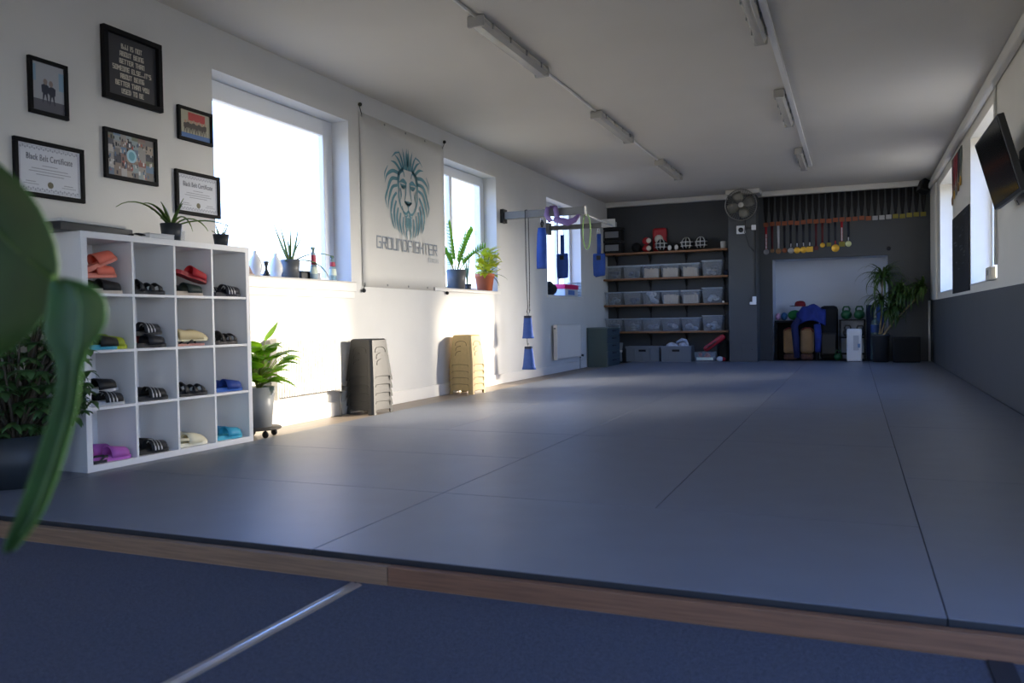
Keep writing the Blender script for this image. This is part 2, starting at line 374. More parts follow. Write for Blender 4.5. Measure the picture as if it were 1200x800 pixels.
# ------------------------------------------------------------------ framed pictures (left wall)
def frame(y0, y1, z0, z1, label, fw=.026, backing=None, d=.026):
    t = thing('picture_frame', label, 'picture', (XL+.002, (y0+y1)/2, z0), LW, 'black picture frames on the white wall')
    w = y1-y0; h = z1-z0; b = MB()
    b.bx(-w/2, w/2, -d, -.001, 0, fw, .003); b.bx(-w/2, w/2, -d, -.001, h-fw, h, .003)
    b.bx(-w/2, -w/2+fw, -d, -.001, fw, h-fw, .003); b.bx(w/2-fw, w/2, -d, -.001, fw, h-fw, .003); b.build('frame', FRAMEB, t)
    b = MB(); b.bx(-w/2+fw*.8, w/2-fw*.8, -.012, -.002, fw*.8, h-fw*.8); b.build('print', backing or PAPER, t)
    return t, w, h
def flat(b, x0, x1, z0, z1, y=-.0125): b.poly([(x0, y, z0), (x1, y, z0), (x1, y, z1), (x0, y, z1)])
# certificates
def certificate(y0, y1, z0, z1, label):
    t, w, h = frame(y0, y1, z0, z1, label)
    m = mat('cert_border', '#a9adb8', .8)
    b = MB(); i = .04
    for k in range(26):
        for zz in (i, h-i-.016): 
            x = -w/2+i+(w-2*i)*k/26; flat(b, x, x+(w-2*i)/26*.7, zz+(.006 if k % 2 else 0), zz+.012+(.006 if k % 2 else 0))
    for zz in (i-.004, h-i+.004): flat(b, -w/2+i, w/2-i, zz, zz+.003)
    for xx in (-w/2+i, w/2-i): flat(b, xx-.002, xx+.002, i, h-i)
    b.build('border', m, t)
    text_mesh('heading', 'Black Belt Certificate', .052*w/.46, mat('ink_grey', '#787b84', .8), t, (0, -.0131, h*.70), sx=.6, bold=.0003)
    b = MB(); ink = mat('ink_pale', '#a2a5ae', .8)
    for zz, ww in ((.56, .11), (.5, .26), (.45, .3), (.4, .2)): flat(b, -w*ww, w*ww, h*zz, h*zz+.005)
    for sx in (-1, 1):
        flat(b, sx*w*.27-.05, sx*w*.27+.05, h*.22, h*.22+.004); flat(b, sx*w*.27-.035, sx*w*.27+.03, h*.26, h*.26+.005)
    b.build('writing', ink, t)
    b = MB(); 
    for r_, y_ in ((.02, -.0131),):
        b.poly([(r_*math.cos(a), y_, h*.24+r_*math.sin(a)) for a in [2*PI*k/20 for k in range(20)]])
    b.build('seal', mat('seal', '#6f6a55', .6), t)
certificate(3.36, 3.835, 1.615, 1.955, 'framed white certificate beside the big leaf, under the photo of two people')
certificate(4.605, 5.055, 1.645, 1.967, 'framed white certificate next to the big window, above the small plant pots')
# quote poster
t, w, h = frame(4.0, 4.49, 2.335, 2.81, 'largest black frame, dark poster with seven lines of pale lettering', .035, mat('poster_dark', '#3a3b40', .6), .04)
CREAMINK = mat('ink_cream', '#c9c3b4', .7)
for i, line in enumerate(['BJJ IS NOT', 'ABOUT BEING', 'BETTER THAN', "SOMEONE ELSE...IT'S", 'ABOUT BEING', 'BETTER THAN YOU', 'USED TO BE']):
    b = MB(); block_text(b, line, 0, h-.112-.050*i, .0125, .0072, .028, .0062, -.0131, True); b.build('lettering', CREAMINK, t)
# photo of two people
t, w, h = frame(3.47, 3.735, 2.117, 2.456, 'small framed photo of two people in dark clothes standing on a mat', .024, mat('photo_wall', '#a9adb3', .6))
def patch(name, color, rects, t, y=-.0126):
    b = MB()
    for q, (x0, x1, z0, z1) in enumerate(rects): flat(b, x0, x1, z0, z1, y - .00004*q)
    return b.build(name, mat('ph_' + color, color, .6), t)
patch('picture_floor', '#5c5d66', [(-w/2+.025, w/2-.025, .025, .095)], t)
patch('picture_window', '#86a5bb', [(w/2-.06, w/2-.026, .17, .28), (-w/2+.026, -w/2+.05, .2, .3)], t)
def mini_person(b, x, z, s, y):
    o = [(-.5, 0), (-.42, 0), (-.06, 1.4), (.06, 1.4), (.42, 0), (.5, 0), (.42, 1.6), (.62, 1.7), (.66, 2.8), (.2, 3.05), (-.2, 3.05), (-.66, 2.8), (-.62, 1.7), (-.42, 1.6)]
    b.poly([(x+px*s, y, z+pz*s) for px, pz in o])
b = MB(); mini_person(b, -.022, .075, .038, -.0131); mini_person(b, .024, .07, .037, -.0133); b.build('picture_figures', mat('ph_navy', '#262b3d', .6), t)
b = MB()
for x, z in ((-.02, .205), (.018, .2)): b.poly([(x+.014*math.cos(a), -.0134, z+.019*math.sin(a)) for a in [2*PI*k/12 for k in range(12)]])
b.build('picture_heads', mat('ph_skin', '#8b7d76', .6), t)
# collage
t, w, h = frame(3.995, 4.44, 1.81, 2.142, 'framed photo collage with a pale blue round emblem in its middle', .026)
cols = ['#7d7a78', '#9a9793', '#8d7f76', '#5d5e66', '#a79a8b', '#6f7f93', '#87706a', '#b5b3b1', '#4d5058', '#93a0a5', '#8f5e58', '#767b68', '#6c86a0']
random.seed(3)
x = -w/2+.026; byc = {}
while x < w/2-.03:
    ww = random.uniform(.045, .075); z = .026
    while z < h-.03:
        hh = random.uniform(.03, .06)
        byc.setdefault(random.choice(cols), []).append((x, min(x+ww, w/2-.024), z, min(z+hh, h-.024))); z += hh
    x += ww
def multi(name, byc, y):
    b = MB(); ms = []
    for i, (c_, rs) in enumerate(byc.items()):
        b.mi = i; ms.append(mat('ph_' + c_, c_, .6))
        for q, (x0, x1, z0, z1) in enumerate(rs): flat(b, x0, x1, z0, z1, y-.00002*q)
    b.build(name, ms, t)
multi('picture_pattern', byc, -.0126)
small = {}
for _ in range(90):
    x = random.uniform(-w/2+.03, w/2-.045); z = random.uniform(.03, h-.06); s_ = random.uniform(.006, .014)
    small.setdefault(random.choice(['#3a3b42', '#2c2d33', '#c3b9ae', '#a8554f', '#d5d6d6', '#586b86']), []).append((x, x+s_, z, z+s_*2))
multi('picture_speck', small, -.0133)
b = MB(); b.poly([(.0+.042*math.cos(a), -.0165, h*.52+.045*math.sin(a)) for a in [2*PI*k/24 for k in range(24)]]); b.build('emblem', mat('ph_aqua', '#a4cfdc', .6), t)
b = MB(); b.poly([(.0+.026*math.cos(a), -.0168, h*.52+.03*math.sin(a)) for a in [2*PI*k/24 for k in range(24)]]); b.build('emblem_ring', mat('ph_aqua2', '#6fa9bb', .6), t)
# group photo
t, w, h = frame(4.645, 4.993, 2.19, 2.438, 'small framed group photo with red top and blue floor, beside the big window', .023, mat('ph_tan', '#a8a591', .6))
patch('picture_floor', '#4f74ad', [(-w/2+.022, w/2-.022, .022, .06)], t)
patch('picture_banner', '#b33f3d', [(-.07, .1, .155, .215)], t)
b = MB()
for k in range(8): mini_person(b, -.1+.028*k, .055+(.008 if k % 2 else 0), .026, -.0131-.0001*k)
b.build('picture_figures', mat('ph_dark', '#4a443f', .6), t)
b = MB()
for k in range(8):
    x = -.1+.028*k; z = .143+(.008 if k % 2 else 0); b.poly([(x+.01*math.cos(a), -.0142-.0001*k, z+.012*math.sin(a)) for a in [2*PI*i/10 for i in range(10)]])
b.build('picture_heads', mat('ph_skin2', '#b08a76', .6), t)

# ------------------------------------------------------------------ banner
BZ0, BZ1, BY0, BY1 = 1.19, 2.93, 7.06, 8.88
t = thing('hanging_banner', 'white hanging banner with a teal lion head and GROUNDFIGHTER lettering', 'banner', (XL+.0068, (BY0+BY1)/2, BZ0), LW)
w = BY1-BY0; h = BZ1-BZ0
b = MB(); nx, nz = 16, 12; g = {}
for i in range(nx+1):
    for j in range(nz+1):
        x = -w/2+w*i/nx; z = h*j/nz
        g[i, j] = b.b.verts.new((x, .002*math.sin(3.1*x+1)+.0015*math.sin(4*z), z))
for i in range(nx):
    for j in range(nz): b.b.faces.new((g[i, j], g[i+1, j], g[i+1, j+1], g[i, j+1])).smooth = True
b.build('sheet', mat('banner_white', '#d6d4ce', .55), t, solid=.003)
TEAL = mat('logo_teal', '#5f929c', .6)
def stroke(b, pts, w0, w1=None, w2=None, y=-.0062):
    """tapered flat stroke through 2-D points, drawn with a Catmull-Rom curve"""
    w1 = w0 if w1 is None else w1; w2 = w1*.1 if w2 is None else w2
    P = [Vector((p[0], p[1])) for p in pts]; P = [P[0]*2-P[1]] + P + [P[-1]*2-P[-2]]; C_ = []
    for i in range(1, len(P)-2):
        for k in range(6):
            u = k/6; C_.append(.5*((2*P[i]) + (P[i+1]-P[i-1])*u + (2*P[i-1]-5*P[i]+4*P[i+1]-P[i+2])*u*u + (3*P[i]-P[i-1]-3*P[i+1]+P[i+2])*u**3))
    C_.append(P[-2]); n = len(C_); L = []; Rr = []
    for i, p in enumerate(C_):
        tt = (C_[min(i+1, n-1)]-C_[max(i-1, 0)]); tt = tt.normalized() if tt.length else Vector((1, 0)); nn = Vector((-tt.y, tt.x)); u = i/(n-1)
        ww = (w0*(1-2*u)+w1*2*u) if u < .5 else (w1*(2-2*u)+w2*(2*u-1))
        L.append(p+nn*ww/2); Rr.append(p-nn*ww/2)
    for i in range(n-1): b.poly([(L[i].x, y, L[i].y), (L[i+1].x, y, L[i+1].y), (Rr[i+1].x, y, Rr[i+1].y), (Rr[i].x, y, Rr[i].y)])
b = MB(); LX, LZ, SX, SZ = 8.0-(BY0+BY1)/2, 2.235-BZ0, .50, .50
def both(pts, *ws):
    for s in (-1, 1): stroke(b, [(LX+s*p[0]*SX, LZ+p[1]*SZ) for p in pts], *ws)
def one(pts, *ws): stroke(b, [(LX+p[0]*SX, LZ+p[1]*SZ) for p in pts], *ws)
# crown of the mane
both([(.04, .52), (.05, .8), (.03, 1.0)], .035, .03); both([(.1, .52), (.16, .8), (.22, .97)], .035, .028); both([(.17, .52), (.28, .76), (.40, .9)], .035, .028)
both([(.22, .5), (.40, .70), (.56, .78)], .035, .03); both([(.30, .46), (.52, .60), (.72, .62)], .04, .032)
both([(.34, .86), (.52, .82), (.68, .70)], .012, .022); both([(.0, .60), (.0, .8), (.01, .9)], .02, .02)
# outer locks down both sides
both([(.36, .40), (.64, .42), (.88, .30), (.97, .12)], .04, .04); both([(.42, .28), (.70, .24), (.86, .0), (.92, -.2)], .035, .045)
both([(.46, .14), (.68, .06), (.82, -.2), (.86, -.42)], .03, .04); both([(.5, -.02), (.66, -.18), (.74, -.42), (.74, -.62)], .03, .04)
both([(.52, -.2), (.6, -.4), (.60, -.62), (.56, -.78)], .03, .038); both([(.44, -.34), (.50, -.55), (.46, -.76), (.40, -.88)], .028, .036)
both([(.34, -.44), (.38, -.64), (.33, -.82), (.27, -.94)], .026, .034); both([(.84, .5), (.96, .34), (.99, .2)], .008, .022)
both([(.9, -.02), (.96, -.2), (.9, -.4)], .01, .026); both([(.72, -.5), (.68, -.68), (.6, -.82)], .01, .026); both([(.22, -.52), (.24, -.74), (.17, -.96)], .024, .03)
# face contour, brow, eyes, nose, muzzle
both([(.20, .52), (.36, .42), (.42, .22), (.40, .02)], .045, .05, .02); both([(.40, .05), (.40, -.12), (.32, -.30), (.24, -.40)], .02, .03)
both([(.06, .22), (.2, .27), (.38, .22)], .03, .05, .01); both([(.10, .17), (.22, .15), (.33, .19)], .02, .045, .01); both([(.1, .17), (.2, .11), (.32, .16)], .012, .02)
both([(.09, .2), (.1, .02), (.15, -.14)], .03, .02, .01); both([(.34, .1), (.3, -.04), (.34, -.18)], .01, .03)
one([(-.16, -.17), (-.06, -.20), (.06, -.20), (.16, -.17)], .02, .05, .02); both([(.0, -.24), (.08, -.21), (.15, -.16)], .04, .03, .01)
one([(0, -.22), (0, -.30), (0, -.37)], .02, .016, .016); both([(0, -.37), (.1, -.44), (.22, -.40), (.27, -.28)], .026, .03, .012)
both([(.03, -.46), (.1, -.50), (.18, -.49)], .02, .022)
for dx in (-.12, -.06, 0, .06, .12): one([(dx*.9, -.52), (dx, -.68), (dx*.7, -.82)], .024, .026)
both([(.08, -.78), (.10, -.88), (.06, -.99)], .02, .026); both([(.14, .36), (.18, .46), (.22, .54)], .012, .02)
b.build('lion_emblem', TEAL, t)
# block lettering, stroked on a grid
GREYL = mat('logo_grey', '#8f98a0', .6)
b = MB(); block_text(b, 'GROUNDFIGHTER', 7.335-(BY0+BY1)/2, 1.605-BZ0, .078, .030, .115, .017, -.0062)
b.build('lettering', GREYL, t)
text_mesh('small_lettering', 'BERLIN', .075, mat('logo_pale', '#b9bec2', .6), t, (8.57-(BY0+BY1)/2, -.0066, 1.535-BZ0), sx=.95)
for k in range(5):
    for zz in (.03, h-.03):
        b = MB(); b.lathe([(.006, -.001), (.012, -.001), (.012, .002), (.006, .002)], (-w/2+.03+(w-.06)*k/4, -.006, zz), 12, Matrix.Rotation(PI/2, 4, 'X')); b.build('eyelet', STEEL, t)
for (sx, zz, dz) in ((-1, h-.02, .09), (1, h-.02, .07), (-1, .02, -.06), (1, .02, -.04)):
    b = MB(); xe = sx*(w/2+.005); b.tube([(sx*(w/2-.03), -.009, zz), (xe*.995, -.012, zz+dz*.6), (xe, -.004, zz+dz)], .004, 6); b.ball((xe, -.016, zz+dz), .021, 10); b.build('bungee', BLACK, t)
# white strip on the wall behind the banner


# ------------------------------------------------------------------ radiators
def radiator(y0, y1, z0, z1, label, ribs):
    t = thing('wall_radiator', label, 'radiator', (XL+.022, (y0+y1)/2, z0), LW); w = y1-y0; h = z1-z0
    b = MB(); n = ribs; pts = []
    for i in range(n):
        xa = -w/2+.02+(w-.04)*i/n; st = (w-.04)/n
        pts += [(xa, -.078), (xa+st*.18, -.086), (xa+st*.62, -.086), (xa+st*.8, -.078)]
    outline = [(-w/2, -.07)] + pts + [(w/2, -.07), (w/2, -.062), (-w/2, -.062)]
    b.prism(outline, h-.04, 'z', Matrix.Translation((0, 0, .02)))
    b.build('front_panel', RADW, t)
    b = MB(); b.bx(-w/2, w/2, -.064, -.02, .03, h-.03, .004); b.build('body', RADW, t)
    b = MB(); b.bx(-w/2, w/2, -.086, -.02, h-.025, h, .006); b.bx(-w/2-.002, -w/2+.014, -.086, -.02, 0, h, .004); b.bx(w/2-.014, w/2+.002, -.086, -.02, 0, h, .004); b.build('casing', RADW, t)
    b = MB(); b.bx(-w/2+.1, -w/2+.14, -.022, -.001, h*.2, h*.85); b.bx(w/2-.14, w/2-.1, -.022, -.001, h*.2, h*.85); b.build('bracket', STEEL, t)
    b = MB(); b.tube([(-w/2, -.05, h-.06), (-w/2-.035, -.05, h-.06)], .014, 10); b.build('vent_plug', STEEL, t)
    b = MB(); b.tube([(w/2, -.05, .05), (w/2+.05, -.05, .05), (w/2+.05, -.05, -.02)], .012, 8); b.tube([(w/2+.05, -.05, .03), (w/2+.05, -.11, .02)], .02, 10); b.build('valve', CHAR, t)
    b = MB(); b.tube([(w/2+.05, -.05, 0), (w/2+.05, -.045, -.12), (w/2+.05, -.045, -z0-.048)], .008, 8); b.build('pipe', STEEL, t)
    return t
radiator(5.58, 6.5, .19, .71, 'long white ribbed radiator under the big window beside the grey stools', 26)
radiator(12.6, 13.86, .17, .745, 'smaller cream radiator beside the green cabinet', 24)

# ------------------------------------------------------------------ shoe rack
RA0 = Vector((-4.007, 3.357, 0)); RZ = math.atan2(4.675-3.357, -3.944+4.007)
RL, RH, RDp, RT, RI = 1.32, 1.37, .35, .038, .016
rack = thing('shoe_rack', 'white cube shoe rack of sixteen compartments standing on the mats', 'shelf', RA0, RZ)
b = MB(); b.bx(0, RL, 0, RDp, 0, RT, .002); b.build('bottom_board', RACKW, rack)
b = MB(); b.bx(0, RL, 0, RDp, RH-RT, RH, .002); b.build('top_board', RACKW, rack)
for x in (0, RL-RT): b = MB(); b.bx(x, x+RT, 0, RDp, RT, RH-RT, .002); b.build('side_panel', RACKW, rack)
CW = (RL-2*RT-3*RI)/4; CH = (RH-2*RT-3*RI)/4
for k in range(3):
    x = RT+CW*(k+1)+RI*k; b = MB(); b.bx(x, x+RI, .003, RDp, RT, RH-RT); b.build('divider', RACKW, rack)
    z = RT+CH*(k+1)+RI*k; b = MB()
    for q in range(4): xa = RT+(CW+RI)*q; b.bx(xa, xa+CW, .003, RDp, z, z+RI)
    b.build('shelf', RACKW, rack)
b = MB(); b.bx(.01, RL-.01, RDp-.006, RDp, .01, RH-.01); b.build('back_panel', RACKW, rack)
RM = Matrix.Translation(RA0) @ Matrix.Rotation(RZ, 4, 'Z')
def cell(r, c): return RT+(CW+RI)*(c-1), RT+(CH+RI)*(4-r)        # local x0 and floor z of row r (1 top), column c

def foot_outline(L, W, n=14):
    pts = []
    prof = [(0, .0), (.03, .55), (.12, .8), (.28, .78), (.45, .78), (.62, .95), (.78, 1.0), (.9, .82), (.97, .5), (1, 0)]
    up = [((u-.5)*L, v*W/2*(1.06 if u > .4 else .98)) for u, v in prof]; lo = [((u-.5)*L, -v*W/2*(.94 if u > .4 else 1.)) for u, v in prof[1:-1]]
    return up + lo[::-1]
SH_MATS = {}
def smat(c): return mat('shoe_' + c.strip('#'), c, .55)
def arch(b, x0, x1, W, H, th, lean=0., n=10):
    """strap bridging the foot from x0 to x1"""
    g = []
    for j, x in enumerate((x0, x0+(x1-x0)*.33, x0+(x1-x0)*.67, x1)):
        hh = H*(1-.28*j/3) ; row = []
        for k in range(n+1):
            a = PI*k/n; row.append((x, -math.cos(a)*W/2*1.04, .018+math.sin(a)**.7*hh))
        g.append(row)
    vs = [[b.b.verts.new(p) for p in row] for row in g]
    for j in range(3):
        for k in range(n):
            f = b.b.faces.new((vs[j][k], vs[j][k+1], vs[j+1][k+1], vs[j+1][k])); f.smooth = True; f.material_index = b.mi
def shoe(kind, c1, c2, label, M, L=.252, W=.098, c3=None):
    t = thing({'slide': 'slide_sandal', 'flip': 'flip_flop', 'clog': 'clog', 'shoe': 'sports_shoe', 'strap': 'strap_sandal'}[kind], label, 'shoe', group='shoes in the white rack')
    t.matrix_world = M
    o = foot_outline(L, W)
    b = MB(); th = .022 if kind != 'flip' else .014
    b.prism(o, th, 'z', smooth=False)
    if kind in ('slide', 'strap'): b.prism([(x*.95, y*.92) for x, y in o], .006, 'z', Matrix.Translation((0, 0, th)))
    b.build('sole', smat(c1), t)
    if kind == 'slide':
        b = MB(); arch(b, -.02, .09, W, .066, .005); b.build('strap', smat(c2), t, solid=.006)
        if c3:
            for k in range(3):
                b = MB(); arch(b, .0+k*.022, .008+k*.022, W+.006, .068-.0045*k, .002); b.build('stripe', smat(c3), t, solid=.002)
    elif kind == 'strap':
        for xa in (-.07, .0, .055):
            b = MB(); arch(b, xa, xa+.028, W*.95, .055 if xa > -.05 else .075, .005); b.build('strap', smat(c2), t, solid=.006)
    elif kind == 'flip':
        b = MB()
        for s in (-1, 1): b.tube([(.065, 0, .016), (.05, s*.015, .035), (.01, s*.034, .034), (-.03, s*.042, .014)], [.004, .007, .007, .005], 8)
        b.build('thong', smat(c2), t)
    elif kind == 'clog':
        b = MB(); n = 9
        prof = [(-.035, .062), (.0, .066), (.04, .06), (.08, .045), (.105, .026), (.117, .008)]
        g = []
        for x, hh in prof:
            ww = W*(.98 if x < .06 else .98-(x-.06)*8); g.append([b.b.verts.new((x, -math.cos(PI*k/n)*max(ww, .02)/2, .015+math.sin(PI*k/n)**.6*hh)) for k in range(n+1)])
        for i in range(len(g)-1):
            for k in range(n): b.b.faces.new((g[i][k], g[i][k+1], g[i+1][k+1], g[i+1][k])).smooth = True
        b.build('upper', smat(c2), t, solid=.006)
        b = MB(); b.tube([(-.035, -.042, .045), (-.08, -.044, .05), (-.115, -.02, .055), (-.12, 0, .056), (-.115, .02, .055), (-.08, .044, .05), (-.035, .042, .045)], .009, 8); b.build('heel_strap', smat(c2), t)
    else:
        b = MB(); n = 9; prof = [(-.115, .06), (-.1, .07), (-.05, .06), (-.02, .062), (.02, .06), (.06, .046), (.095, .032), (.117, .01)]
        g = []
        for x, hh in prof:
            ww = W*(.84 if x < 0 else (.95 if x < .07 else .95-(x-.07)*9)); g.append([b.b.verts.new((x, -math.cos(PI*k/n)*max(ww, .02)/2, .012+math.sin(PI*k/n)**.5*hh)) for k in range(n+1)])
        for i in range(len(g)-1):
            for k in range(n):
                if i in (1, 2) and 3 <= k <= 5: continue
                b.b.faces.new((g[i][k], g[i][k+1], g[i+1][k+1], g[i+1][k])).smooth = True
        b.build('upper', smat(c2), t, solid=.006)
        b = MB()
        for k in range(4): b.tube([(.0+.016*k, -.024, .074-.005*k), (.0+.016*k, .024, .074-.005*k)], .0028, 6)
        b.build('laces', smat(c3 or '#c9c9c6'), t)
    return t
def at(r, c, u, d, z=0., yaw=0., pitch=0., roll=0., L=.252, W=.098):
    """pose inside a compartment: u 0..1 across, d metres behind the front edge; toe along +x"""
    x0, zf = cell(r, c); hx = (L*math.cos(yaw)*math.cos(pitch)+W*abs(math.sin(yaw)))/2+.003; hy = (L*abs(math.sin(yaw))+W*math.cos(yaw))/2+.004
    u = min(max(u, hx/CW), 1-hx/CW); d = min(max(d, hy), RDp-.01-hy)
    return RM @ Matrix.Translation((x0+CW*u, d, zf+z+.0015)) @ Matrix.Rotation(yaw, 4, 'Z') @ Matrix.Rotation(-pitch, 4, 'Y') @ Matrix.Rotation(roll, 4, 'X')
K, DG, WH = '#141517', '#24262a', '#c8c8c8'
A = -.09
SHOES = [
 ('slide', '#e88a74', '#e8745c', 'coral slide sandal tilted up on top of its twin, top row of the rack', (1,1,.50,.10,.158,A,.42)),
 ('slide', '#e88a74', '#e8745c', 'coral slide sandal lying flat under the tilted one, top row', (1,1,.46,.11,.092,A,.05), None),
 ('slide', '#cdbfae', K, 'black sandal with beige sole under the coral slides, top row', (1,1,.46,.066,0,A)),
 ('slide', K, K, 'plain black slide at the back beneath the coral slides', (1,1,.55,.20,0,A)),
 ('strap', DG, K, 'black strappy sandal in front, second compartment of the top row', (1,2,.46,.066,0,A)),
 ('strap', DG, K, 'black strappy sandal behind, second compartment of the top row', (1,2,.42,.2,0,A-.1)),
 ('slide', '#a01822', '#c02028', 'red slide leaning over the dark ones, third compartment of the top row', (1,3,.60,.066,.112,-.12,-.28)),
 ('slide', '#a01822', '#c02028', 'red slide lying behind its leaning twin, third compartment of the top row', (1,3,.55,.26,.002,A)),
 ('slide', '#c9b9a6', '#20302c', 'dark green slide with beige sole beneath the red slide, top row', (1,3,.45,.066,0,A)),
 ('slide', K, K, 'black slide tipped against the divider behind the red slide, top row', (1,3,.44,.2,0,A)),
 ('slide', '#1b1d2c', '#191b26', 'navy slide with white stripes in front, top row compartment next to the window', (1,4,.55,.066,0,-.15), '#d6d6d6'),
 ('slide', '#1b1d2c', '#191b26', 'navy slide with white stripes behind, top row compartment next to the window', (1,4,.45,.2,0,-.15), '#d6d6d6'),
 ('slide', '#a7b61e', '#93a018', 'lime green slide in front, second row compartment nearest the bushy plant', (2,1,.60,.066,0,-.2)),
 ('slide', '#a7b61e', '#93a018', 'lime green slide propped behind its twin, second row', (2,1,.57,.2,.012,-.15,.1)),
 ('slide', '#3fa3bd', K, 'black slide with turquoise sole beside the lime green slides', (2,1,.34,.045,0,A), None, .2, .07),
 ('slide', '#16181d', '#181b24', 'black slide with white stripes on top, second row beside the lime slides compartment', (2,2,.45,.10,.074,A,.04), '#dddddd'),
 ('slide', '#16181d', '#181b24', 'black slide underneath the striped one, second row beside the lime slides compartment', (2,2,.44,.066,0,A)),
 ('slide', '#1a1a1c', '#8a1f26', 'black slide with dark red strap, second row next to the black striped slides', (2,2,.56,.2,0,A)),
 ('shoe', '#e6dcb4', '#d8c493', 'cream low shoe in front, second row third compartment', (2,3,.55,.066,.03,-.1), '#cbb888'),
 ('shoe', '#e6dcb4', '#d8c493', 'cream low shoe behind, second row third compartment', (2,3,.5,.2,.03,-.05), '#cbb888'),
 ('flip', '#c48b7e', '#2a2422', 'pink soled flip flop under the cream shoes, second row', (2,3,.45,.066,0,-.1)),
 ('strap', '#3a332f', '#2b2624', 'dark brown strap sandal in front, second row compartment next to the window', (2,4,.47,.066,0,.1)),
 ('strap', '#3a332f', '#2b2624', 'dark brown strap sandal heaped behind, second row compartment next to the window', (2,4,.56,.2,0,-.1)),
 ('slide', '#b9babb', K, 'black slide with pale sole and white stripes in front, third row by the bushy plant', (3,1,.40,.066,0,A), '#dddddd'),
 ('slide', '#b9babb', K, 'black slide with pale sole resting on others, third row by the bushy plant', (3,1,.40,.12,.074,A,.06)),
 ('shoe', K, K, 'black trainer at the back, third row by the bushy plant', (3,1,.58,.24,0,-.1), DG),
 ('slide', DG, K, 'black slide with one white stripe in front, third row second compartment', (3,2,.47,.066,0,-.2), '#d8d8d8'),
 ('slide', DG, K, 'black slide behind the one with the white stripe, third row second compartment', (3,2,.42,.2,0,-.15)),
 ('strap', '#1a1c22', '#15171c', 'chunky black sandal in front, third row third compartment', (3,3,.5,.066,0,-.12)),
 ('strap', '#1a1c22', '#15171c', 'chunky black sandal behind, third row third compartment', (3,3,.44,.2,0,-.12)),
 ('slide', '#2d62b5', '#1d3f8f', 'royal blue slide in front, third row compartment next to the window', (3,4,.56,.066,0,-.2)),
 ('slide', '#1b2340', '#21428f', 'dark blue slide lying crooked behind, third row next to the window', (3,4,.45,.2,.0,-.15)),
 ('slide', '#c46cc0', '#b35cb0', 'pink-purple slide in front, bottom row compartment by the bushy plant', (4,1,.57,.066,0,-.12)),
 ('slide', '#c46cc0', '#b35cb0', 'pink-purple slide raised behind its twin, bottom row by the bushy plant', (4,1,.50,.2,.008,-.1,.06)),
 ('flip', '#2a2b2d', '#303234', 'small black flip flop squeezed in the bottom corner beside the purple slides', (4,1,.2,.035,0,.1), None, .11, .06),
 ('slide', K, K, 'black slide with a white patch in front, bottom row second compartment', (4,2,.45,.07,0,-.1), '#d8d8d8'),
 ('slide', K, K, 'plain black slide behind, bottom row second compartment', (4,2,.55,.2,0,-.1)),
 ('clog', '#e9e4cc', '#e4dcbc', 'cream clog in front, bottom row third compartment', (4,3,.46,.066,0,-.15)),
 ('clog', '#e9e4cc', '#e4dcbc', 'cream clog behind its twin, bottom row third compartment', (4,3,.58,.2,0,-.12)),
 ('slide', '#49b7cf', '#35a3c4', 'turquoise slide in front, bottom row compartment next to the peace lily', (4,4,.48,.066,0,-.12)),
 ('slide', '#49b7cf', '#2f86b8', 'turquoise slide behind its twin, bottom row next to the peace lily', (4,4,.56,.2,0,-.1)),
]
for s in SHOES:
    kw = {}
    if len(s) > 5 and s[5]: kw['c3'] = s[5]
    if len(s) > 6: kw['L'], kw['W'] = s[6], s[7]
    shoe(s[0], s[1], s[2], s[3], at(*s[4], **{k: v for k, v in kw.items() if k != 'c3'}), **kw)

# ------------------------------------------------------------------ things on the rack
def on_rack(x, y, z=0): return RM @ Vector((x, y, RH+z+.001))
t = thing('storage_tray', 'long black box with a pale lid lying on top of the shoe rack', 'box', on_rack(.2, .2), RZ+.12)
b = MB(); b.bx(-.30, .24, -.11, .11, 0, .05, .006); b.build('body', BLACK, t)
b = MB(); b.bx(-.28, .20, -.10, .10, .051, .07, .006); b.build('lid', mat('pale_card', '#cfcfcc', .6), t)
b = MB(); pts = [Vector((.40+.16*u, .08+.03*math.sin(u*7), .004+.022*abs(math.sin(u*5)))) for u in [k/14 for k in range(15)]]
b.ribbon(pts, .018, (0, 1, 0)); o = b.build('belt', BLACKM, solid=.005); o.matrix_world = Matrix.Translation(on_rack(0, 0)) @ Matrix.Rotation(RZ, 4, 'Z'); tag(o, 'crumpled black strap on the rack top between box and aloe', 'belt')
t = thing('card_box', 'small flat white box in front of the aloe pot on the rack', 'box', on_rack(.57, .055), RZ)
b = MB(); b.bx(-.09, .1, -.045, .045, 0, .024, .003); b.build('body', mat('box_white', '#dcdcda', .6), t)
b = MB(); b.bx(-.092, .102, -.047, .047, .024, .032, .003); b.build('lid', mat('box_white', '#dcdcda', .6), t)
b = MB(); b.lathe([(0, 0), (.035, 0), (.042, .05), (.042, .09), (.039, .09), (.039, .05), (.033, .004), (0, .004)], on_rack(.9, .22), 20)
tag(b.build('glass_jar', CLEAR), 'small clear glass jar between the two pots on the rack', 'jar')

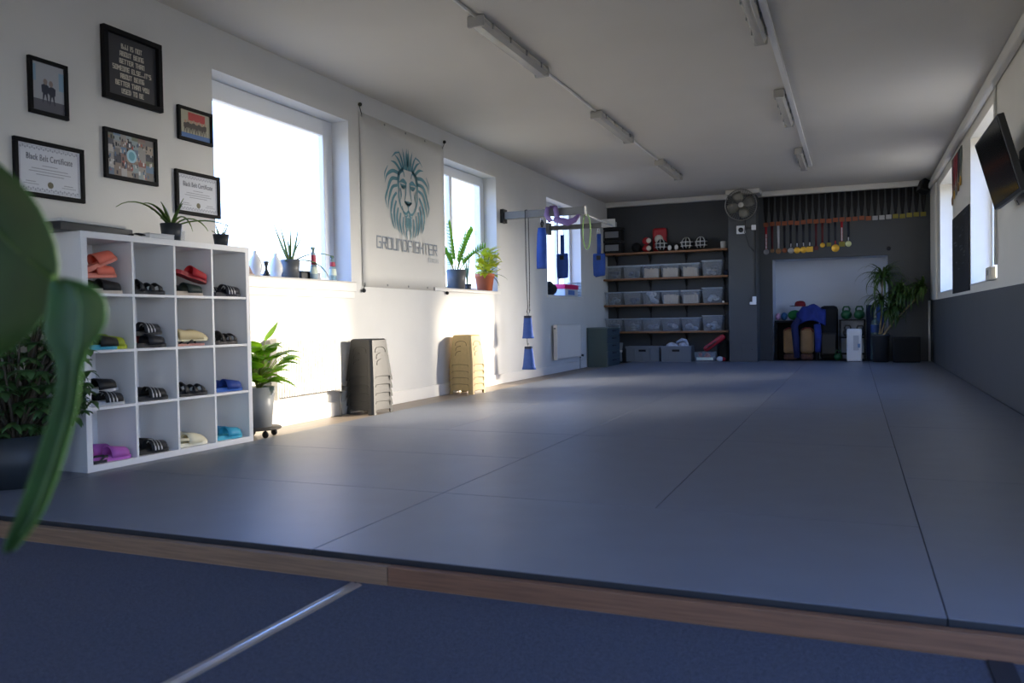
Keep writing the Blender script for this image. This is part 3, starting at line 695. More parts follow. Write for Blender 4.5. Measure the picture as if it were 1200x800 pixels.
def pot(t, r0, r1, h, m, th=.006, rim=0., saucer=False):
    b = MB(); pr = [(0, 0), (r0, 0), (r1, h-rim)]
    if rim: pr += [(r1+.008, h-rim), (r1+.01, h)]
    else: pr += [(r1, h)]
    pr += [(r1-th, h), (r1-th-.004, h*.82), (0, h*.82)]
    b.lathe(pr, (0, 0, 0), 28); b.build('pot', m, t)
    b = MB(); b.lathe([(0, h*.83+.004), (r1-th-.006, h*.83)], (0, 0, 0), 20); b.build('soil', SOIL, t)
def blade(b, base, az, L, el, droop, w, n=9, fold=.4, tw=0.):
    """arching blade: starts at elevation el, bends down by droop over its length"""
    p = Vector(base); pts = [p.copy()]; e = el
    for i in range(n):
        e = el - droop*((i+1)/n)**1.4
        p = p + Vector((math.cos(az)*math.cos(e), math.sin(az)*math.cos(e), math.sin(e)))*L/n; pts.append(p.copy())
    ws = [w*(.75+.25*min(1, i/(n*.25)))*max(.04, 1-(i/n)**2.2) for i in range(n+1)]
    b.ribbon(pts, ws, (-math.sin(az+tw), math.cos(az+tw), .0), fold=fold); return pts
ALOE = leafmat('leaf_aloe', '#5f7a3f'); 
POTD = mat('pot_dark', '#33383c', .45)
t = thing('potted_aloe', 'arching long-leaved plant in a dark pot in the middle of the rack top', 'plant', on_rack(.765, .14), 0)
pot(t, .055, .068, .12, POTD)
b = MB()
for az, L, el, dr, w in ((-1.75, .42, .95, 1.5, .013), (-1.5, .3, 1.1, 1.4, .014), (1.5, .34, .75, 1.6, .013), (1.2, .42, .42, .75, .016), (1.9, .36, .9, 1.9, .011), (-.3, .2, 1.0, .5, .014), (2.8, .22, 1.2, .5, .014), (.6, .2, 1.35, .3, .013), (-2.4, .16, 1.1, .6, .014), (-1.2, .15, .5, .5, .013)):
    blade(b, (.012*math.cos(az), .012*math.sin(az), .10), az, L, el, dr, w)
b.build('foliage', ALOE, t, solid=.004)
t = thing('potted_succulent', 'tiny few-leaved plant in a small dark pot at the window end of the rack', 'plant', on_rack(1.18, .12), 0)
pot(t, .042, .055, .085, POTD)
b = MB()
for az, L, el, dr, w in ((-1.3, .10, .9, -.2, .008), (1.4, .11, 1.0, -.2, .008), (-2.4, .07, .8, .2, .007), (.7, .12, 1.3, .2, .007), (2.2, .06, .9, .2, .007)): blade(b, (0, .015*math.sin(az), .065), az, L, el, dr, w)
b.build('foliage', leafmat('leaf_pale', '#8a9a58'), t, solid=.004)

# ------------------------------------------------------------------ first window sill
SZ1 = 1.2335
def vase(y, x, h, label):
    t = thing('vase', label, 'vase', (x, y, SZ1), 0, 'white vases on the sill'); b = MB()
    b.lathe([(0, 0), (.035, 0), (.058, .05), (.06, .09), (.045, .14), (.018, .18), (.014, h), (.010, h), (.012, .18), (0, .17)], seg=24); b.build('body', mat('china', '#eeeeec', .3), t)
    b = MB(); b.tube([(0, 0, .17), (.004, .01, .26), (.0, .0, .36)], .0022, 6); b.build('stem', mat('dry_stem', '#8f8878', .8), t)
vase(5.55, -4.62, .21, 'white bulbous vase nearest the rack on the big window sill'); vase(5.84, -4.64, .21, 'white bulbous vase beside the aloe on the big window sill')
t = thing('candle_holder', 'black waisted candle holder between two white vases on the sill', 'candle holder', (-4.62, 5.69, SZ1)); b = MB(); b.lathe([(0, 0), (.034, 0), (.028, .02), (.012, .06), (.012, .085), (.024, .125), (.022, .13), (0, .128)], seg=18); b.build('body', BLACK, t)
b = MB(); b.tube([(0, 0, .12), (.0, .01, .22), (.0, .0, .30)], .003, 6); b.build('stick', mat('dry_stem', '#8f8878'), t)
t = thing('ornament', 'small brown triangular ornament at the rack end of the big window sill', 'ornament', (-4.6, 5.42, SZ1), 0); b = MB(); b.prism([(-.05, 0), (.05, 0), (-.03, .12)], .03, 'x'); b.build('body', mat('orn_brown', '#8d7263', .6), t)
b = MB(); b.bx(-.004, .034, -.055, .055, -.0, .012, .002); b.build('base', mat('orn_base', '#b9a58f', .6), t)
t = thing('potted_aloe', 'spiky aloe in a grey cylinder pot on the big window sill', 'plant', (-4.64, 6.04, SZ1), 0)
pot(t, .075, .085, .165, mat('pot_grey', '#5f6162', .5))
b = MB()
for az, L, el, dr, w in ((-1.7, .38, 1.05, -.1, .013), (-1.5, .33, 1.25, .1, .012), (-.2, .30, 1.45, -.1, .014), (1.5, .34, 1.2, -.15, .014), (1.4, .55, .5, .75, .014), (1.2, .45, .35, 1.4, .018), (.3, .28, 1.2, .2, .013), (-2.6, .1, .3, .6, .02), (2.6, .24, 1.3, .1, .013), (-1.2, .13, .4, .8, .016)): blade(b, (.0, .02*math.sin(az), .14), az, L, el, dr, w)
b.build('foliage', leafmat('leaf_aloe2', '#6f8455'), t, solid=.005)
t = thing('box', 'small black box behind the aloe on the big window sill', 'box', (-4.66, 6.23, SZ1)); b = MB(); b.bx(-.05, .05, -.07, .07, 0, .06, .004); b.build('body', BLACK, t); b = MB(); b.bx(-.052, .052, -.072, .072, .06, .075, .004); b.build('lid', BLACK, t)
t = thing('box', 'small grey box between the two spray bottles on the sill', 'box', (-4.66, 6.4, SZ1)); b = MB(); b.bx(-.045, .045, -.06, .06, 0, .055, .004); b.build('body', mat('box_grey', '#a9abad', .6), t); b = MB(); b.bx(-.047, .047, -.062, .062, .055, .07, .004); b.build('lid', mat('box_grey', '#a9abad'), t)
def spray(y, x, label, body, hs):
    t = thing('spray_bottle', label, 'bottle', (x, y, SZ1), 0, 'spray bottles on the sill')
    b = MB(); b.lathe([(0, 0), (.036, 0), (.042, .015), (.044, .07), (.036, .12), (.03, .15), (.026, .18*hs), (.013, .2*hs), (.013, .215*hs), (0, .215*hs)], seg=20, sx=.7); b.build('bottle', body, t)
    b = MB(); b.lathe([(.0440, .05), (.0448, .06), (.0448, .08), (.0400, .112)], seg=20, sx=.7); b.build('label', mat('label_white', '#d5e0cf', .6), t)
    b = MB(); b.lathe([(.0345, .135), (.0305, .16), (.0275, .178*hs)], seg=20, sx=.7); b.build('neck_label', mat('label_red', '#b0384c', .6), t)
    b = MB(); b.bx(-.010, .010, -.03, .014, .215*hs, .238*hs, .004); b.tube([(0, -.012, .215*hs), (0, -.026, .19*hs)], .004, 6); b.build('trigger', mat('spray_head', '#566f68', .5), t)
spray(6.31, -4.585, 'spray bottle with red neck and pale label, the one nearer the aloe', mat('bottle_blue', '#93a9b4', .3), 1.25)
spray(6.63, -4.60, 'green tinted spray bottle at the banner end of the big window sill', CLEARD, 1.0)

# ------------------------------------------------------------------ second window sill
t = thing('potted_zz_plant', 'upright plant with paired glossy leaflets in a grey pot on the middle window sill', 'plant', (-4.61, 9.3, SZ1))
pot(t, .11, .125, .24, mat('pot_grey', '#5f6162'))
b = MB(); b2 = MB(); random.seed(11)
for az, L, el, dr in ((-1.4, .62, 1.35, .3), (-.6, .5, 1.2, .35), (1.3, .62, 1.2, .3), (1.6, .72, 1.0, .25), (.2, .55, 1.4, .2), (-1.8, .42, 1.05, .4), (.8, .5, 1.0, .6)):
    p = Vector((.02*math.cos(az), .02*math.sin(az), .2)); pts = [p.copy()]; n = 14
    for i in range(n):
        e = el-dr*(i/n); p = p+Vector((math.cos(az)*math.cos(e), math.sin(az)*math.cos(e), math.sin(e)))*L/n; pts.append(p.copy())
        if i > 2:
            for s in (-1, 1): blade(b, p, az+s*.5, random.uniform(.075, .105), e+s*1.0, .2*s, .024*(1.1-i/n*.4), 4, .2)
    b2.tube(pts, [.009-.006*i/n for i in range(n+1)], 6)
b.build('foliage', leafmat('leaf_zz', '#6c9a2e'), t); b2.build('stem', leafmat('stem_green', '#8f9a55'), t)
t = thing('potted_croton', 'bushy yellow-green plant in a terracotta pot on the middle window sill', 'plant', (-4.59, 10.12, SZ1))
pot(t, .10, .125, .225, mat('terracotta', '#b5623f', .7, var=.08), rim=.05)
b = MB(); random.seed(5)
for k in range(110):
    az = random.uniform(0, 2*PI); r_ = random.uniform(0, .2); z = random.uniform(.22, .54)
    blade(b, (math.cos(az)*r_*.5+.03, max(-.16, math.sin(az)*r_*1.2), z), az, random.uniform(.1, .15), random.uniform(-.3, 1.1), .7, random.uniform(.03, .045), 5, .25)
b.build('foliage', leafmat('leaf_croton', '#b4b83c', .4, .4), t)
b = MB()
for az in (.3, 1.6, 2.9, 4.2, 5.4): b.tube([(0, 0, .18), (.03*math.cos(az), .05*math.sin(az), .32), (.06*math.cos(az), .12*math.sin(az), .46)], .006, 6)
b.build('stem', leafmat('stem_green', '#8f9a55'), t)
b = MB()
for az, L, el, dr in ((1.5, .42, .8, 1.2), (1.2, .40, .3, .9), (1.8, .46, 1.0, 1.9), (1.45, .36, .1, 1.2)): blade(b, (.03, .05, .2), az, L, el, dr, .012)
b.build('trailing_leaves', leafmat('leaf_dark', '#3e5a2c'), t)
t = thing('potted_spider_plant', 'blue-grey bladed plant between the grey pot and the terracotta pot', 'plant', (-4.66, 9.72, SZ1))
pot(t, .05, .06, .08, POTD)
b = MB()
for k in range(9): az = k*.7; blade(b, (0, 0, .065), az, .34+.05*(k % 3), 1.48, .25, .012)
b.build('foliage', leafmat('leaf_blue', '#6b8478'), t)

# third window sill
t = thing('storage_box', 'pink lidded white box on the sill of the window by the rig', 'box', (-4.63, 13.69, SZ1)); b = MB(); b.bx(-.1, .1, -.40, .30, 0, .12, .01); b.build('body', mat('box_pale', '#cfd6e2', .5), t)
b = MB(); b.bx(-.105, .105, -.42, .32, .121, .2, .01); b.build('lid', mat('box_pink', '#d0226a', .5), t)
b = MB(); b.bx(.101, .103, -.25, .1, .02, .1); b.build('label', mat('label_blue', '#5a78b9', .6), t)
b = MB(); b.ball((0, .02, .0), .12, 14, (.75, 1.7, .85)); b.ball((.01, -.08, .06), .08, 12, (.8, 1.1, .9)); o = b.build('cloth_bag', BLACKM); o.location = (-4.645, 12.87, SZ1+.103); tag(o, 'black bag on the sill beside the pink lidded box', 'bag')
b = MB()
for k in range(5):
    z = .02+.055*k; b.tube([(-.09, -.12, z), (.09, -.12, z), (.09, .1, z), (-.09, .1, z), (-.09, -.12, z)], .004, 6)
for k in range(7): y = -.12+.22*k/6; b.tube([(.09, y, .0), (.09, y, .25)], .003, 6); b.tube([(-.09, y, .0), (-.09, y, .25)], .003, 6)
o = b.build('wire_basket', STEEL); o.location = (-4.64, 14.14, SZ1+.006); tag(o, 'small wire basket at the end of the far window sill', 'basket')

# ------------------------------------------------------------------ plants on the floor
GREYPOT = mat('pot_tall', '#82868a', .45)
t = thing('plant_trolley', 'round dark plant trolley on castors under the peace lily', 'plant stand', (-4.30, 5.16, FL))
b = MB(); b.lathe([(0, .062), (.17, .062), (.175, .07), (.17, .08), (0, .08)], seg=28); b.build('plate', mat('trolley', '#4b4743', .6), t)
for k in range(4):
    a = PI/4+k*PI/2+.3; b = MB(); c_ = (.125*math.cos(a), .125*math.sin(a), .027); b.lathe([(0, -.012), (.02, -.012), (.027, -.006), (.027, .006), (.02, .012), (0, .012)], c_, 16, Matrix.Rotation(PI/2, 4, 'X')); b.tube([(c_[0], c_[1], .03), (c_[0], c_[1], .064)], .008, 8); b.build('castor', DSTEEL, t)
t = thing('potted_peace_lily', 'green peace lily in a tall grey pot between shoe rack and radiator', 'plant', (-4.30, 5.16, FL+.081))
pot(t, .10, .13, .31, GREYPOT)
b = MB(); b2 = MB(); random.seed(21)
def broad(b, base, az, Ls, Lb, el, w, droop=1.2, stem=None):
    p = Vector(base); q = p+Vector((math.cos(az)*math.cos(el), math.sin(az)*math.cos(el), math.sin(el)))*Ls
    if stem: stem.tube([p, (p+q)/2+Vector((0, 0, .02)), q], .004, 6)
    n = 8; pts = [q.copy()]; 
    for i in range(n):
        e = el*.6-droop*((i+1)/n); q = q+Vector((math.cos(az)*math.cos(e), math.sin(az)*math.cos(e), math.sin(e)))*Lb/n; pts.append(q.copy())
    b.ribbon(pts, [w*max(.03, math.sin(PI*min(1, (i/n)**.75*.97+.03))) for i in range(n+1)], (-math.sin(az), math.cos(az), 0), fold=.3)
for k in range(64):
    az = random.uniform(0, 2*PI); el = random.uniform(.8, 1.5)
    if math.cos(az) < 0: el = max(el, 1.3)
    broad(b, (0, 0, .27), az, random.uniform(.08, .34), random.uniform(.13, .19), el, random.uniform(.05, .07), random.uniform(.3, 1.3), b2)
broad(b, (0, 0, .27), 1.3, .3, .26, .9, .02, 1.2, b2); broad(b, (0, 0, .27), 1.2, .40, .2, 1.4, .05, -.1, b2); broad(b, (0, 0, .27), .4, .12, .24, .7, .05, 1.2, b2)
b.build('foliage', leafmat('leaf_lily', '#6f9c28', .45, .35), t); b2.build('stem', leafmat('stem_green', '#8f9a55'), t)

# big bushy plant at the rack
t = thing('potted_umbrella_tree', 'big bushy dark green plant in a large dark pot before the shoe rack', 'plant', (-4.10, 3.0, 0))
pot(t, .16, .21, .27, mat('pot_anthracite', '#2c3338', .5), th=.012)
b = MB(); b2 = MB(); random.seed(31)
for k in range(300):
    az = random.uniform(0, 2*PI); rr = .33*random.random()**.4; z = random.uniform(.28, .95)
    z0_ = .62; kx = (1-((z-z0_)/.40)**2); rr *= max(.35, kx)**.5
    c0 = Vector((max(-.34, math.cos(az)*rr*1.05), math.sin(az)*rr*1.12, z))
    if c0.x < .2: c0.y = min(c0.y, .23)
    for j in range(6):
        a2 = az+j*PI/3+random.uniform(-.4, .4); blade(b, c0, a2, random.uniform(.06, .085), random.uniform(-.5, .3), .7, random.uniform(.018, .025), 4, .2)
    if k % 5 == 0: b2.tube([(0, 0, .22), (c0.x*.4, c0.y*.4, z*.6), c0], [.012, .008, .004], 6)
for k in range(75):
    c0 = Vector((random.uniform(.10, .25), random.uniform(.16, .31), random.uniform(.33, .95))); az = random.uniform(-.6, 1.2)
    for j in range(5): blade(b, c0, az+j*2*PI/5+random.uniform(-.4, .4), random.uniform(.05, .075), random.uniform(-.6, .3), .7, random.uniform(.016, .022), 4, .2)
    if k % 5 == 0: b2.tube([(0, 0, .22), (c0.x*.4, c0.y*.4, c0.z*.7), c0], [.012, .008, .004], 6)
b.build('foliage', leafmat('leaf_schefflera', '#46663a', .25, .4), t); b2.build('stem', mat('bark', '#4a4234', .8), t)

# foreground plant
t = thing('potted_bird_of_paradise', 'large-leaved plant close to the camera with one broad and one drooping leaf', 'plant', (-1.02, .28, -.083))
b = MB(); pr = [(0, 0), (.13, 0), (.17, .3), (.16, .3), (.15, .26), (0, .26)]; b.lathe(pr, seg=28); b.build('pot', POTD, t)
b = MB(); b.lathe([(0, .262), (.15, .262)], seg=20); b.build('soil', SOIL, t)
O = Vector((-1.02, .28, -.083))
b = MB()
b.tube([(0, 0, .25), (-.02, .03, .6), (-.02, .12, .95), (.06, .22, 1.06), (.19, .275, 1.1)], [.012, .011, .009, .006, .004], 8)
b.tube([(0.01, 0, .25), (.0, .08, .6), (.04, .2, .9), (.14, .28, 1.0), (.212, .292, 1.0106), (.245, .304, .977), (.284, .304, .952), (.31, .284, .952)], [.012, .011, .008, .006, .0035, .003, .003, .003], 8)
b.build('stem', leafmat('stem_forest', '#3f5a28'), t)
FG = leafmat('leaf_broad', '#1f420d', .2, .3, .55)
def grid_leaf(rows, name, m, th=.0025):
    """rows of (centre, half-width vector) in world space; curved cross-section"""
    b = MB(); nv = 7; g = []
    for (c_, hw, dip) in rows:
        c_ = Vector(c_)-O; hw = Vector(hw); dip = Vector(dip)
        g.append([b.b.verts.new(c_+hw*u+dip*(1-u*u)) for u in [-1+2*k/(nv-1) for k in range(nv)]])
    for i in range(len(g)-1):
        for k in range(nv-1): b.b.faces.new((g[i][k], g[i][k+1], g[i+1][k+1], g[i+1][k])).smooth = True
    return b.build(name, m, t, solid=th, sub=1)
RV = Vector((.923, .384, 0)); FV = Vector((-.384, .923, 0))   # roughly across and along the view
# broad leaf: hangs tip-down, seen from its face
bl = [((-0.8171, 0.5538, 1.0128), 0.0025), ((-0.8157, 0.5539, 0.9958), 0.0306), ((-0.8127, 0.5544, 0.9660), 0.0595), ((-0.8098, 0.5545, 0.9277), 0.0799), ((-0.8085, 0.5541, 0.8895), 0.0884), ((-0.8072, 0.5537, 0.8555), 0.0807), ((-0.8074, 0.5527, 0.8215), 0.0595), ((-0.8091, 0.5515, 0.8020), 0.0323), ((-0.8123, 0.5498, 0.7885), 0.0025)]
grid_leaf([(c_, RV*w_+Vector((0, 0, -.006)), FV*.018) for c_, w_ in bl], 'leaf', FG)
# drooping leaf: a short broad head then a long folded tail
dl = [((-0.7095, 0.5622, 0.8693), 0.0041), ((-0.6938, 0.5684, 0.8584), 0.0230), ((-0.6893, 0.5698, 0.8420), 0.0302), ((-0.6902, 0.5689, 0.8223), 0.0330), ((-0.6911, 0.5681, 0.8076), 0.0265), ((-0.6941, 0.5666, 0.7953), 0.0156), ((-0.6965, 0.5650, 0.7749), 0.0118), ((-0.6989, 0.5634, 0.7504), 0.0131), ((-0.7059, 0.5597, 0.7219), 0.0144), ((-0.7144, 0.5554, 0.6934), 0.0150), ((-0.7236, 0.5508, 0.6649), 0.0150), ((-0.7336, 0.5459, 0.6381), 0.0144), ((-0.7436, 0.5413, 0.6203), 0.0118), ((-0.7535, 0.5367, 0.6041), 0.0033)]
grid_leaf([(c_, RV*w_+Vector((0, 0, w_*.2)), FV*.010) for c_, w_ in dl], 'leaf', leafmat('leaf_droop', '#2f5526', .2, .5, .5))
b = MB(); b.tube([Vector(c_)-O+FV*.0085 for c_, w_ in dl[1:-1]], .0012, 6); b.build('midrib', leafmat('rib', '#6d8f5c', .2), t)

# ------------------------------------------------------------------ stool stacks
def stool_proto(m, label, group, mg):
    H, wt, wb, th = .40, .125, .165, .003
    t = thing('stacking_stool', label, 'stool', group=group)
    def W(z): return wb+(wt-wb)*z/H
    b = MB()
    # seat: rounded top
    for (z0, z1, s0, s1) in ((H-.012, H, W(H-.012), W(H)-.012),):
        oc = lambda q, h_: [(-q, -q+h_), (-q+h_, -q), (q-h_, -q), (q, -q+h_), (q, q-h_), (q-h_, q), (-q+h_, q), (-q, q-h_)]; a = [(x_, y_, z0) for x_, y_ in oc(s0, .018)]; c_ = [(x_, y_, z1) for x_, y_ in oc(s1, .018)]
        va = [b.b.verts.new(p) for p in a]; vc = [b.b.verts.new(p) for p in c_]
        for k in range(8): b.b.faces.new((va[k], va[(k+1) % 8], vc[(k+1) % 8], vc[k]))
        b.b.faces.new(vc)
    b.build('seat', m, t, solid=th)
    lw = .055
    for k in range(4):                       # side aprons with a notch between the legs
        M = Matrix.Rotation(k*PI/2, 4, 'Z'); b = MB()
        def P(x, z): return M @ Vector((x, -W(z), z))
        zt, zn = H-.012, .045
        b.poly([P(-W(zt)+lw*.8, zt), P(W(zt)-lw*.8, zt), P(W(zn)-lw, zn), P(-W(zn)+lw, zn)])
        ap = b.build('apron', m, t, solid=th)
        b = MB(); hw_ = W(zn)-lw
        b.tube([P(-hw_-.012, .022)+M @ Vector((0, -.0025, 0)), P(-hw_, zn-.004)+M @ Vector((0, -.0025, 0)), P(0, zn+.002)+M @ Vector((0, -.0025, 0)), P(hw_, zn-.004)+M @ Vector((0, -.0025, 0)), P(hw_+.012, .022)+M @ Vector((0, -.0025, 0))], .0022, 5); b.build('groove_shade_line', mg, ap)  # dark line along the notch edge stands in for the notch's shade
    for k in range(4):
        M = Matrix.Rotation(k*PI/2, 4, 'Z'); b = MB()
        def Q(x, y, z): return M @ Vector((x, y, z))
        zt = H-.012; a, c_ = W(zt), W(0); nl = lw*.8
        ch = .018
        b.poly([Q(a-nl, -a, zt), Q(a-ch, -a, zt), Q(c_-ch, -c_, 0), Q(c_-lw, -c_, 0)]); b.poly([Q(a-ch, -a, zt), Q(a, -a+ch, zt), Q(c_, -c_+ch, 0), Q(c_-ch, -c_, 0)]); b.poly([Q(a, -a+ch, zt), Q(a, -a+nl, zt), Q(c_, -c_+lw, 0), Q(c_, -c_+ch, 0)])
        b.build('leg', m, t, solid=th)
    return t
def stool_stack(x, y, rz, m, colour, n, step, mg):
    words = ['top', 'second from the top', 'third from the top', 'fourth from the top', 'lowest']
    p = None
    for i in range(n):
        lab = '%s plastic stool, %s of the stack %s' % (colour, words[n-1-i] if i else 'lowest', 'beside the long radiator' if colour == 'grey' else 'past the lion banner')
        if p is None: s = p = stool_proto(m, lab, colour + ' stacking stools', mg)
        else: s = copy_tree(p); s['label'] = lab
        s.location = (x, y, FL+.001+i*step); s.rotation_euler = (0, 0, rz); top = s
    # decorative arches on the top stool's aprons
    for k in range(4):
        M = Matrix.Rotation(k*PI/2, 4, 'Z'); b = MB()
        for q, (zz, ww) in enumerate(((.33, .078), (.27, .07), (.21, .07))):
            pts = []
            for u in [j/12 for j in range(13)]:
                a = PI*(1-u); xx = math.cos(a)*ww; z = zz-.06+.055*math.sin(a)**.6; w_ = .165-.04*z/.4
                pts.append(M @ Vector((xx, -w_-.0035, z)))
            b.tube(pts[:7] if q else pts[:], .0028, 6)
        b.build('groove_shade_line', mg, top)
stool_stack(-4.345, 6.83, -.10, mat('stool_grey', '#1e1f1f', .5, var=.05, vscale=30), 'grey', 5, .080, mat('stool_dark', '#2b2b2b', .6))
stool_stack(-4.345, 9.02, -.10, mat('stool_beige', '#d2b67e', .5, var=.05, vscale=30), 'beige', 5, .078, mat('stool_brown', '#6b5530', .6))

# ------------------------------------------------------------------ pull-up rig and what hangs from it
t = thing('hanging_rig', 'grey steel wall rig of two beams joined by a thin rod', 'rig', (XL+.002, 10.65, 2.29))
b = MB(); b.bx(.05, 1.22, -.04, .04, -.05, .05, .004); b.build('beam', mat('rig_grey', '#6f706f', .5), t)
b = MB(); b.bx(.05, 1.14, 1.81, 1.89, -.03, .04, .004); b.build('beam', mat('rig_grey', '#6f706f'), t)
for y, n in ((0, 'bracket'), (1.85, 'bracket')): b = MB(); b.bx(.001, .052, y-.07, y+.07, -.1, .09, .004); b.build('bracket', DSTEEL if y == 0 else STEEL, t)
b = MB(); b.bx(1.218, 1.226, -.045, .045, -.055, .055, .002); b.build('end_plate', mat('plate_white', '#c9cac8', .5), t)
b = MB(); b.bx(.92, 1.14, 1.78, 1.80, -.04, .085, .002); b.ball((1.03, 1.765, .02), .03, 12); b.build('end_plate', mat('plate_white', '#c9cac8'), t)
b = MB(); b.tube([(1.14, .02, -.02), (1.09, 1.80, -.02)], .014, 10); b.build('rod', mat('rod_white', '#d5d5d2', .35), t)
ROPE = mat('rope_dark', '#3a3836', .8); BLUE = mat('bag_blue', '#1f4a9c', .65, var=.12, vscale=20)
t = thing('hanging_rope', 'long dark double rope hanging from the rig beam down to the blue bags', 'rope', (-4.175, 10.65, 0))
b = MB(); b.tube([(.0, -.058, 2.2), (0, -.055, 1.6), (.012, -.05, 1.0), (.0, -.05, .93)], .006, 6); b.tube([(.0, -.058, 2.2), (.0, -.062, 2.34), (0, .0, 2.352), (.0, .06, 2.34), (.0, .06, 2.2), (.02, .02, 1.6), (.03, -.03, .93)], .006, 6); b.tube([(-.006, -.05, .6), (.0, -.05, .49)], .005, 6); b.build('rope', ROPE, t)
b = MB(); b.tube([(.03, -.03, 1.0), (.045, -.04, .96), (.03, -.05, .92), (.0, -.05, .93)], .004, 6); b.build('carabiner', STEEL, t)
def flared(x, y, z0, z1, wt, wb, label, grp='blue weighted bags on the rope'):
    t = thing('hanging_bag', label, 'bag', (x, y, z0), .0, grp); h = z1-z0; b = MB(); n = 8; g = []
    for i in range(n+1):
        u = i/n; w = wb+(wt-wb)*u**.7; d = .03+.02*(1-u); ring = []
        for k in range(16):
            a = 2*PI*k/16; ring.append(b.b.verts.new((math.cos(a)*w*(1+.03*math.sin(5*a+3*u)), math.sin(a)*d, h*u)))
        g.append(ring)
    for i in range(n):
        for k in range(16): b.b.faces.new((g[i][k], g[i][(k+1) % 16], g[i+1][(k+1) % 16], g[i+1][k])).smooth = True
    b.b.faces.new(g[0][::-1]); b.b.faces.new(g[-1]); b.build('bag_body', BLUE, t)
    b = MB(); b.lathe([(wt*1.02, h-.03), (wt*1.05, h-.02), (wt*1.03, h+.004)], seg=16, sy=.03/wt*1.08); b.build('band', mat('band_navy', '#141d38', .7), t)
    b = MB(); b.tube([(-wt*.3, 0, h), (0, 0, h+.05), (wt*.3, 0, h)], .004, 6); b.build('ring', STEEL, t)
flared(-4.165, 10.60, .575, .885, .055, .088, 'upper blue flared bag on the hanging rope'); flared(-4.16, 10.60, .145, .46, .058, .105, 'lower blue flared bag just above the skirting')
def carabiner(t, z0, z1): b = MB(); zc = (z0+z1)/2; b.tube([(.02*math.cos(a), 0, zc+(z1-z0)/2*math.sin(a)) for a in [2*PI*k/12 for k in range(13)]], .005, 6); b.build('carabiner', ALU, t)
t = thing('hanging_strap', 'long blue padded strap hanging from the nearer rig beam', 'strap', (-3.95, 10.65, 0), .08, 'blue slings on the rig')
b = MB(); pts = [(.0+.012*math.sin(z*3), -.01, z) for z in (2.09, 2.0, 1.9, 1.8, 1.7, 1.6, 1.53)]; b.ribbon(pts, [.05, .062, .064, .065, .066, .066, .066], (1, 0, 0)); b.build('padding', BLUE, t, solid=.035)
b = MB(); b.tube([(0, 0, 2.1), (-.015, 0, 2.15), (.0, 0, 2.2), (.015, 0, 2.15), (0, 0, 2.1)], .012, 8); b.build('webbing', BLACK, t); carabiner(t, 2.17, 2.24)
for i, (x, y, z1, zs, z0, wd, lab) in enumerate(((-4.3, 12.5, 2.18, 1.88, 1.49, .085, 'blue sling with narrow strap hanging in front of the rear window'), (-3.69, 12.5, 2.16, 1.85, 1.5, .09, 'blue sling with narrow strap hanging beside the shelves'))):
    t = thing('hanging_sling', lab, 'sling', (x, y, 0), .05, 'blue slings on the rig')
    b = MB(); b.ribbon([(0, 0, z1), (0, .004, (z1+zs)/2), (0, 0, zs-.04)], .032, (1, 0, 0)); b.build('strap', BLUE, t, solid=.012)
    b = MB(); hh = zs-z0; b.ribbon([(0, .0, zs), (0, -.03, zs-.02), (0, -.035, zs-hh*.5), (0, -.03, z0+.02), (.01, 0, z0)], [wd, wd, wd*1.02, wd*.95, wd*.8], (1, 0, 0)); b.ribbon([(0, .0, zs), (0, .03, zs-.02), (0, .035, zs-hh*.5), (0, .03, z0+.02), (.01, 0, z0)], [wd, wd, wd*1.02, wd*.95, wd*.8], (1, 0, 0)); b.build('pouch', BLUE, t, solid=.01)
    b = MB(); b.bx(-.035, .035, -.045, -.034, zs-.1, zs-.03, .004); b.build('buckle', BLACK, t); carabiner(t, z1-.01, 2.25)
# elastic bands
PUR = mat('band_purple', '#7d6596', .6); t = thing('hanging_band', 'purple elastic band wrapped round the nearer rig beam and the rod', 'band', (0, 0, 0))
b = MB()
loop = [(-3.83, 10.57, 2.36), (-3.85, 10.55, 2.25), (-3.80, 10.56, 2.17), (-3.74, 10.58, 2.16), (-3.70, 10.57, 2.22), (-3.72, 10.55, 2.33), (-3.74, 10.60, 2.355), (-3.78, 10.66, 2.352), (-3.83, 10.60, 2.356)]
b.ribbon(loop, .035, (.8, 0, .3)); b.ribbon([(-3.75, 10.575, 2.2), (-3.68, 10.55, 2.17), (-3.55, 10.56, 2.13), (-3.46, 10.58, 2.16), (-3.40, 10.62, 2.24)], [.03, .045, .05, .04, .02], (.1, .3, 1)); b.build('elastic', PUR, t, solid=.006)
b = MB(); cx, cz = -3.36, 2.02; pts = [(cx+.055*math.sin(a)*(1+.05*math.cos(a)), 10.80, cz+.24*math.cos(a)) for a in [2*PI*k/28 for k in range(29)]]
b.ribbon(pts, .014, (0, 1, 0)); tag(b.build('hanging_loop', mat('band_green', '#7fae55', .6), solid=.005), 'green elastic loop hanging from the rod of the rig', 'band')

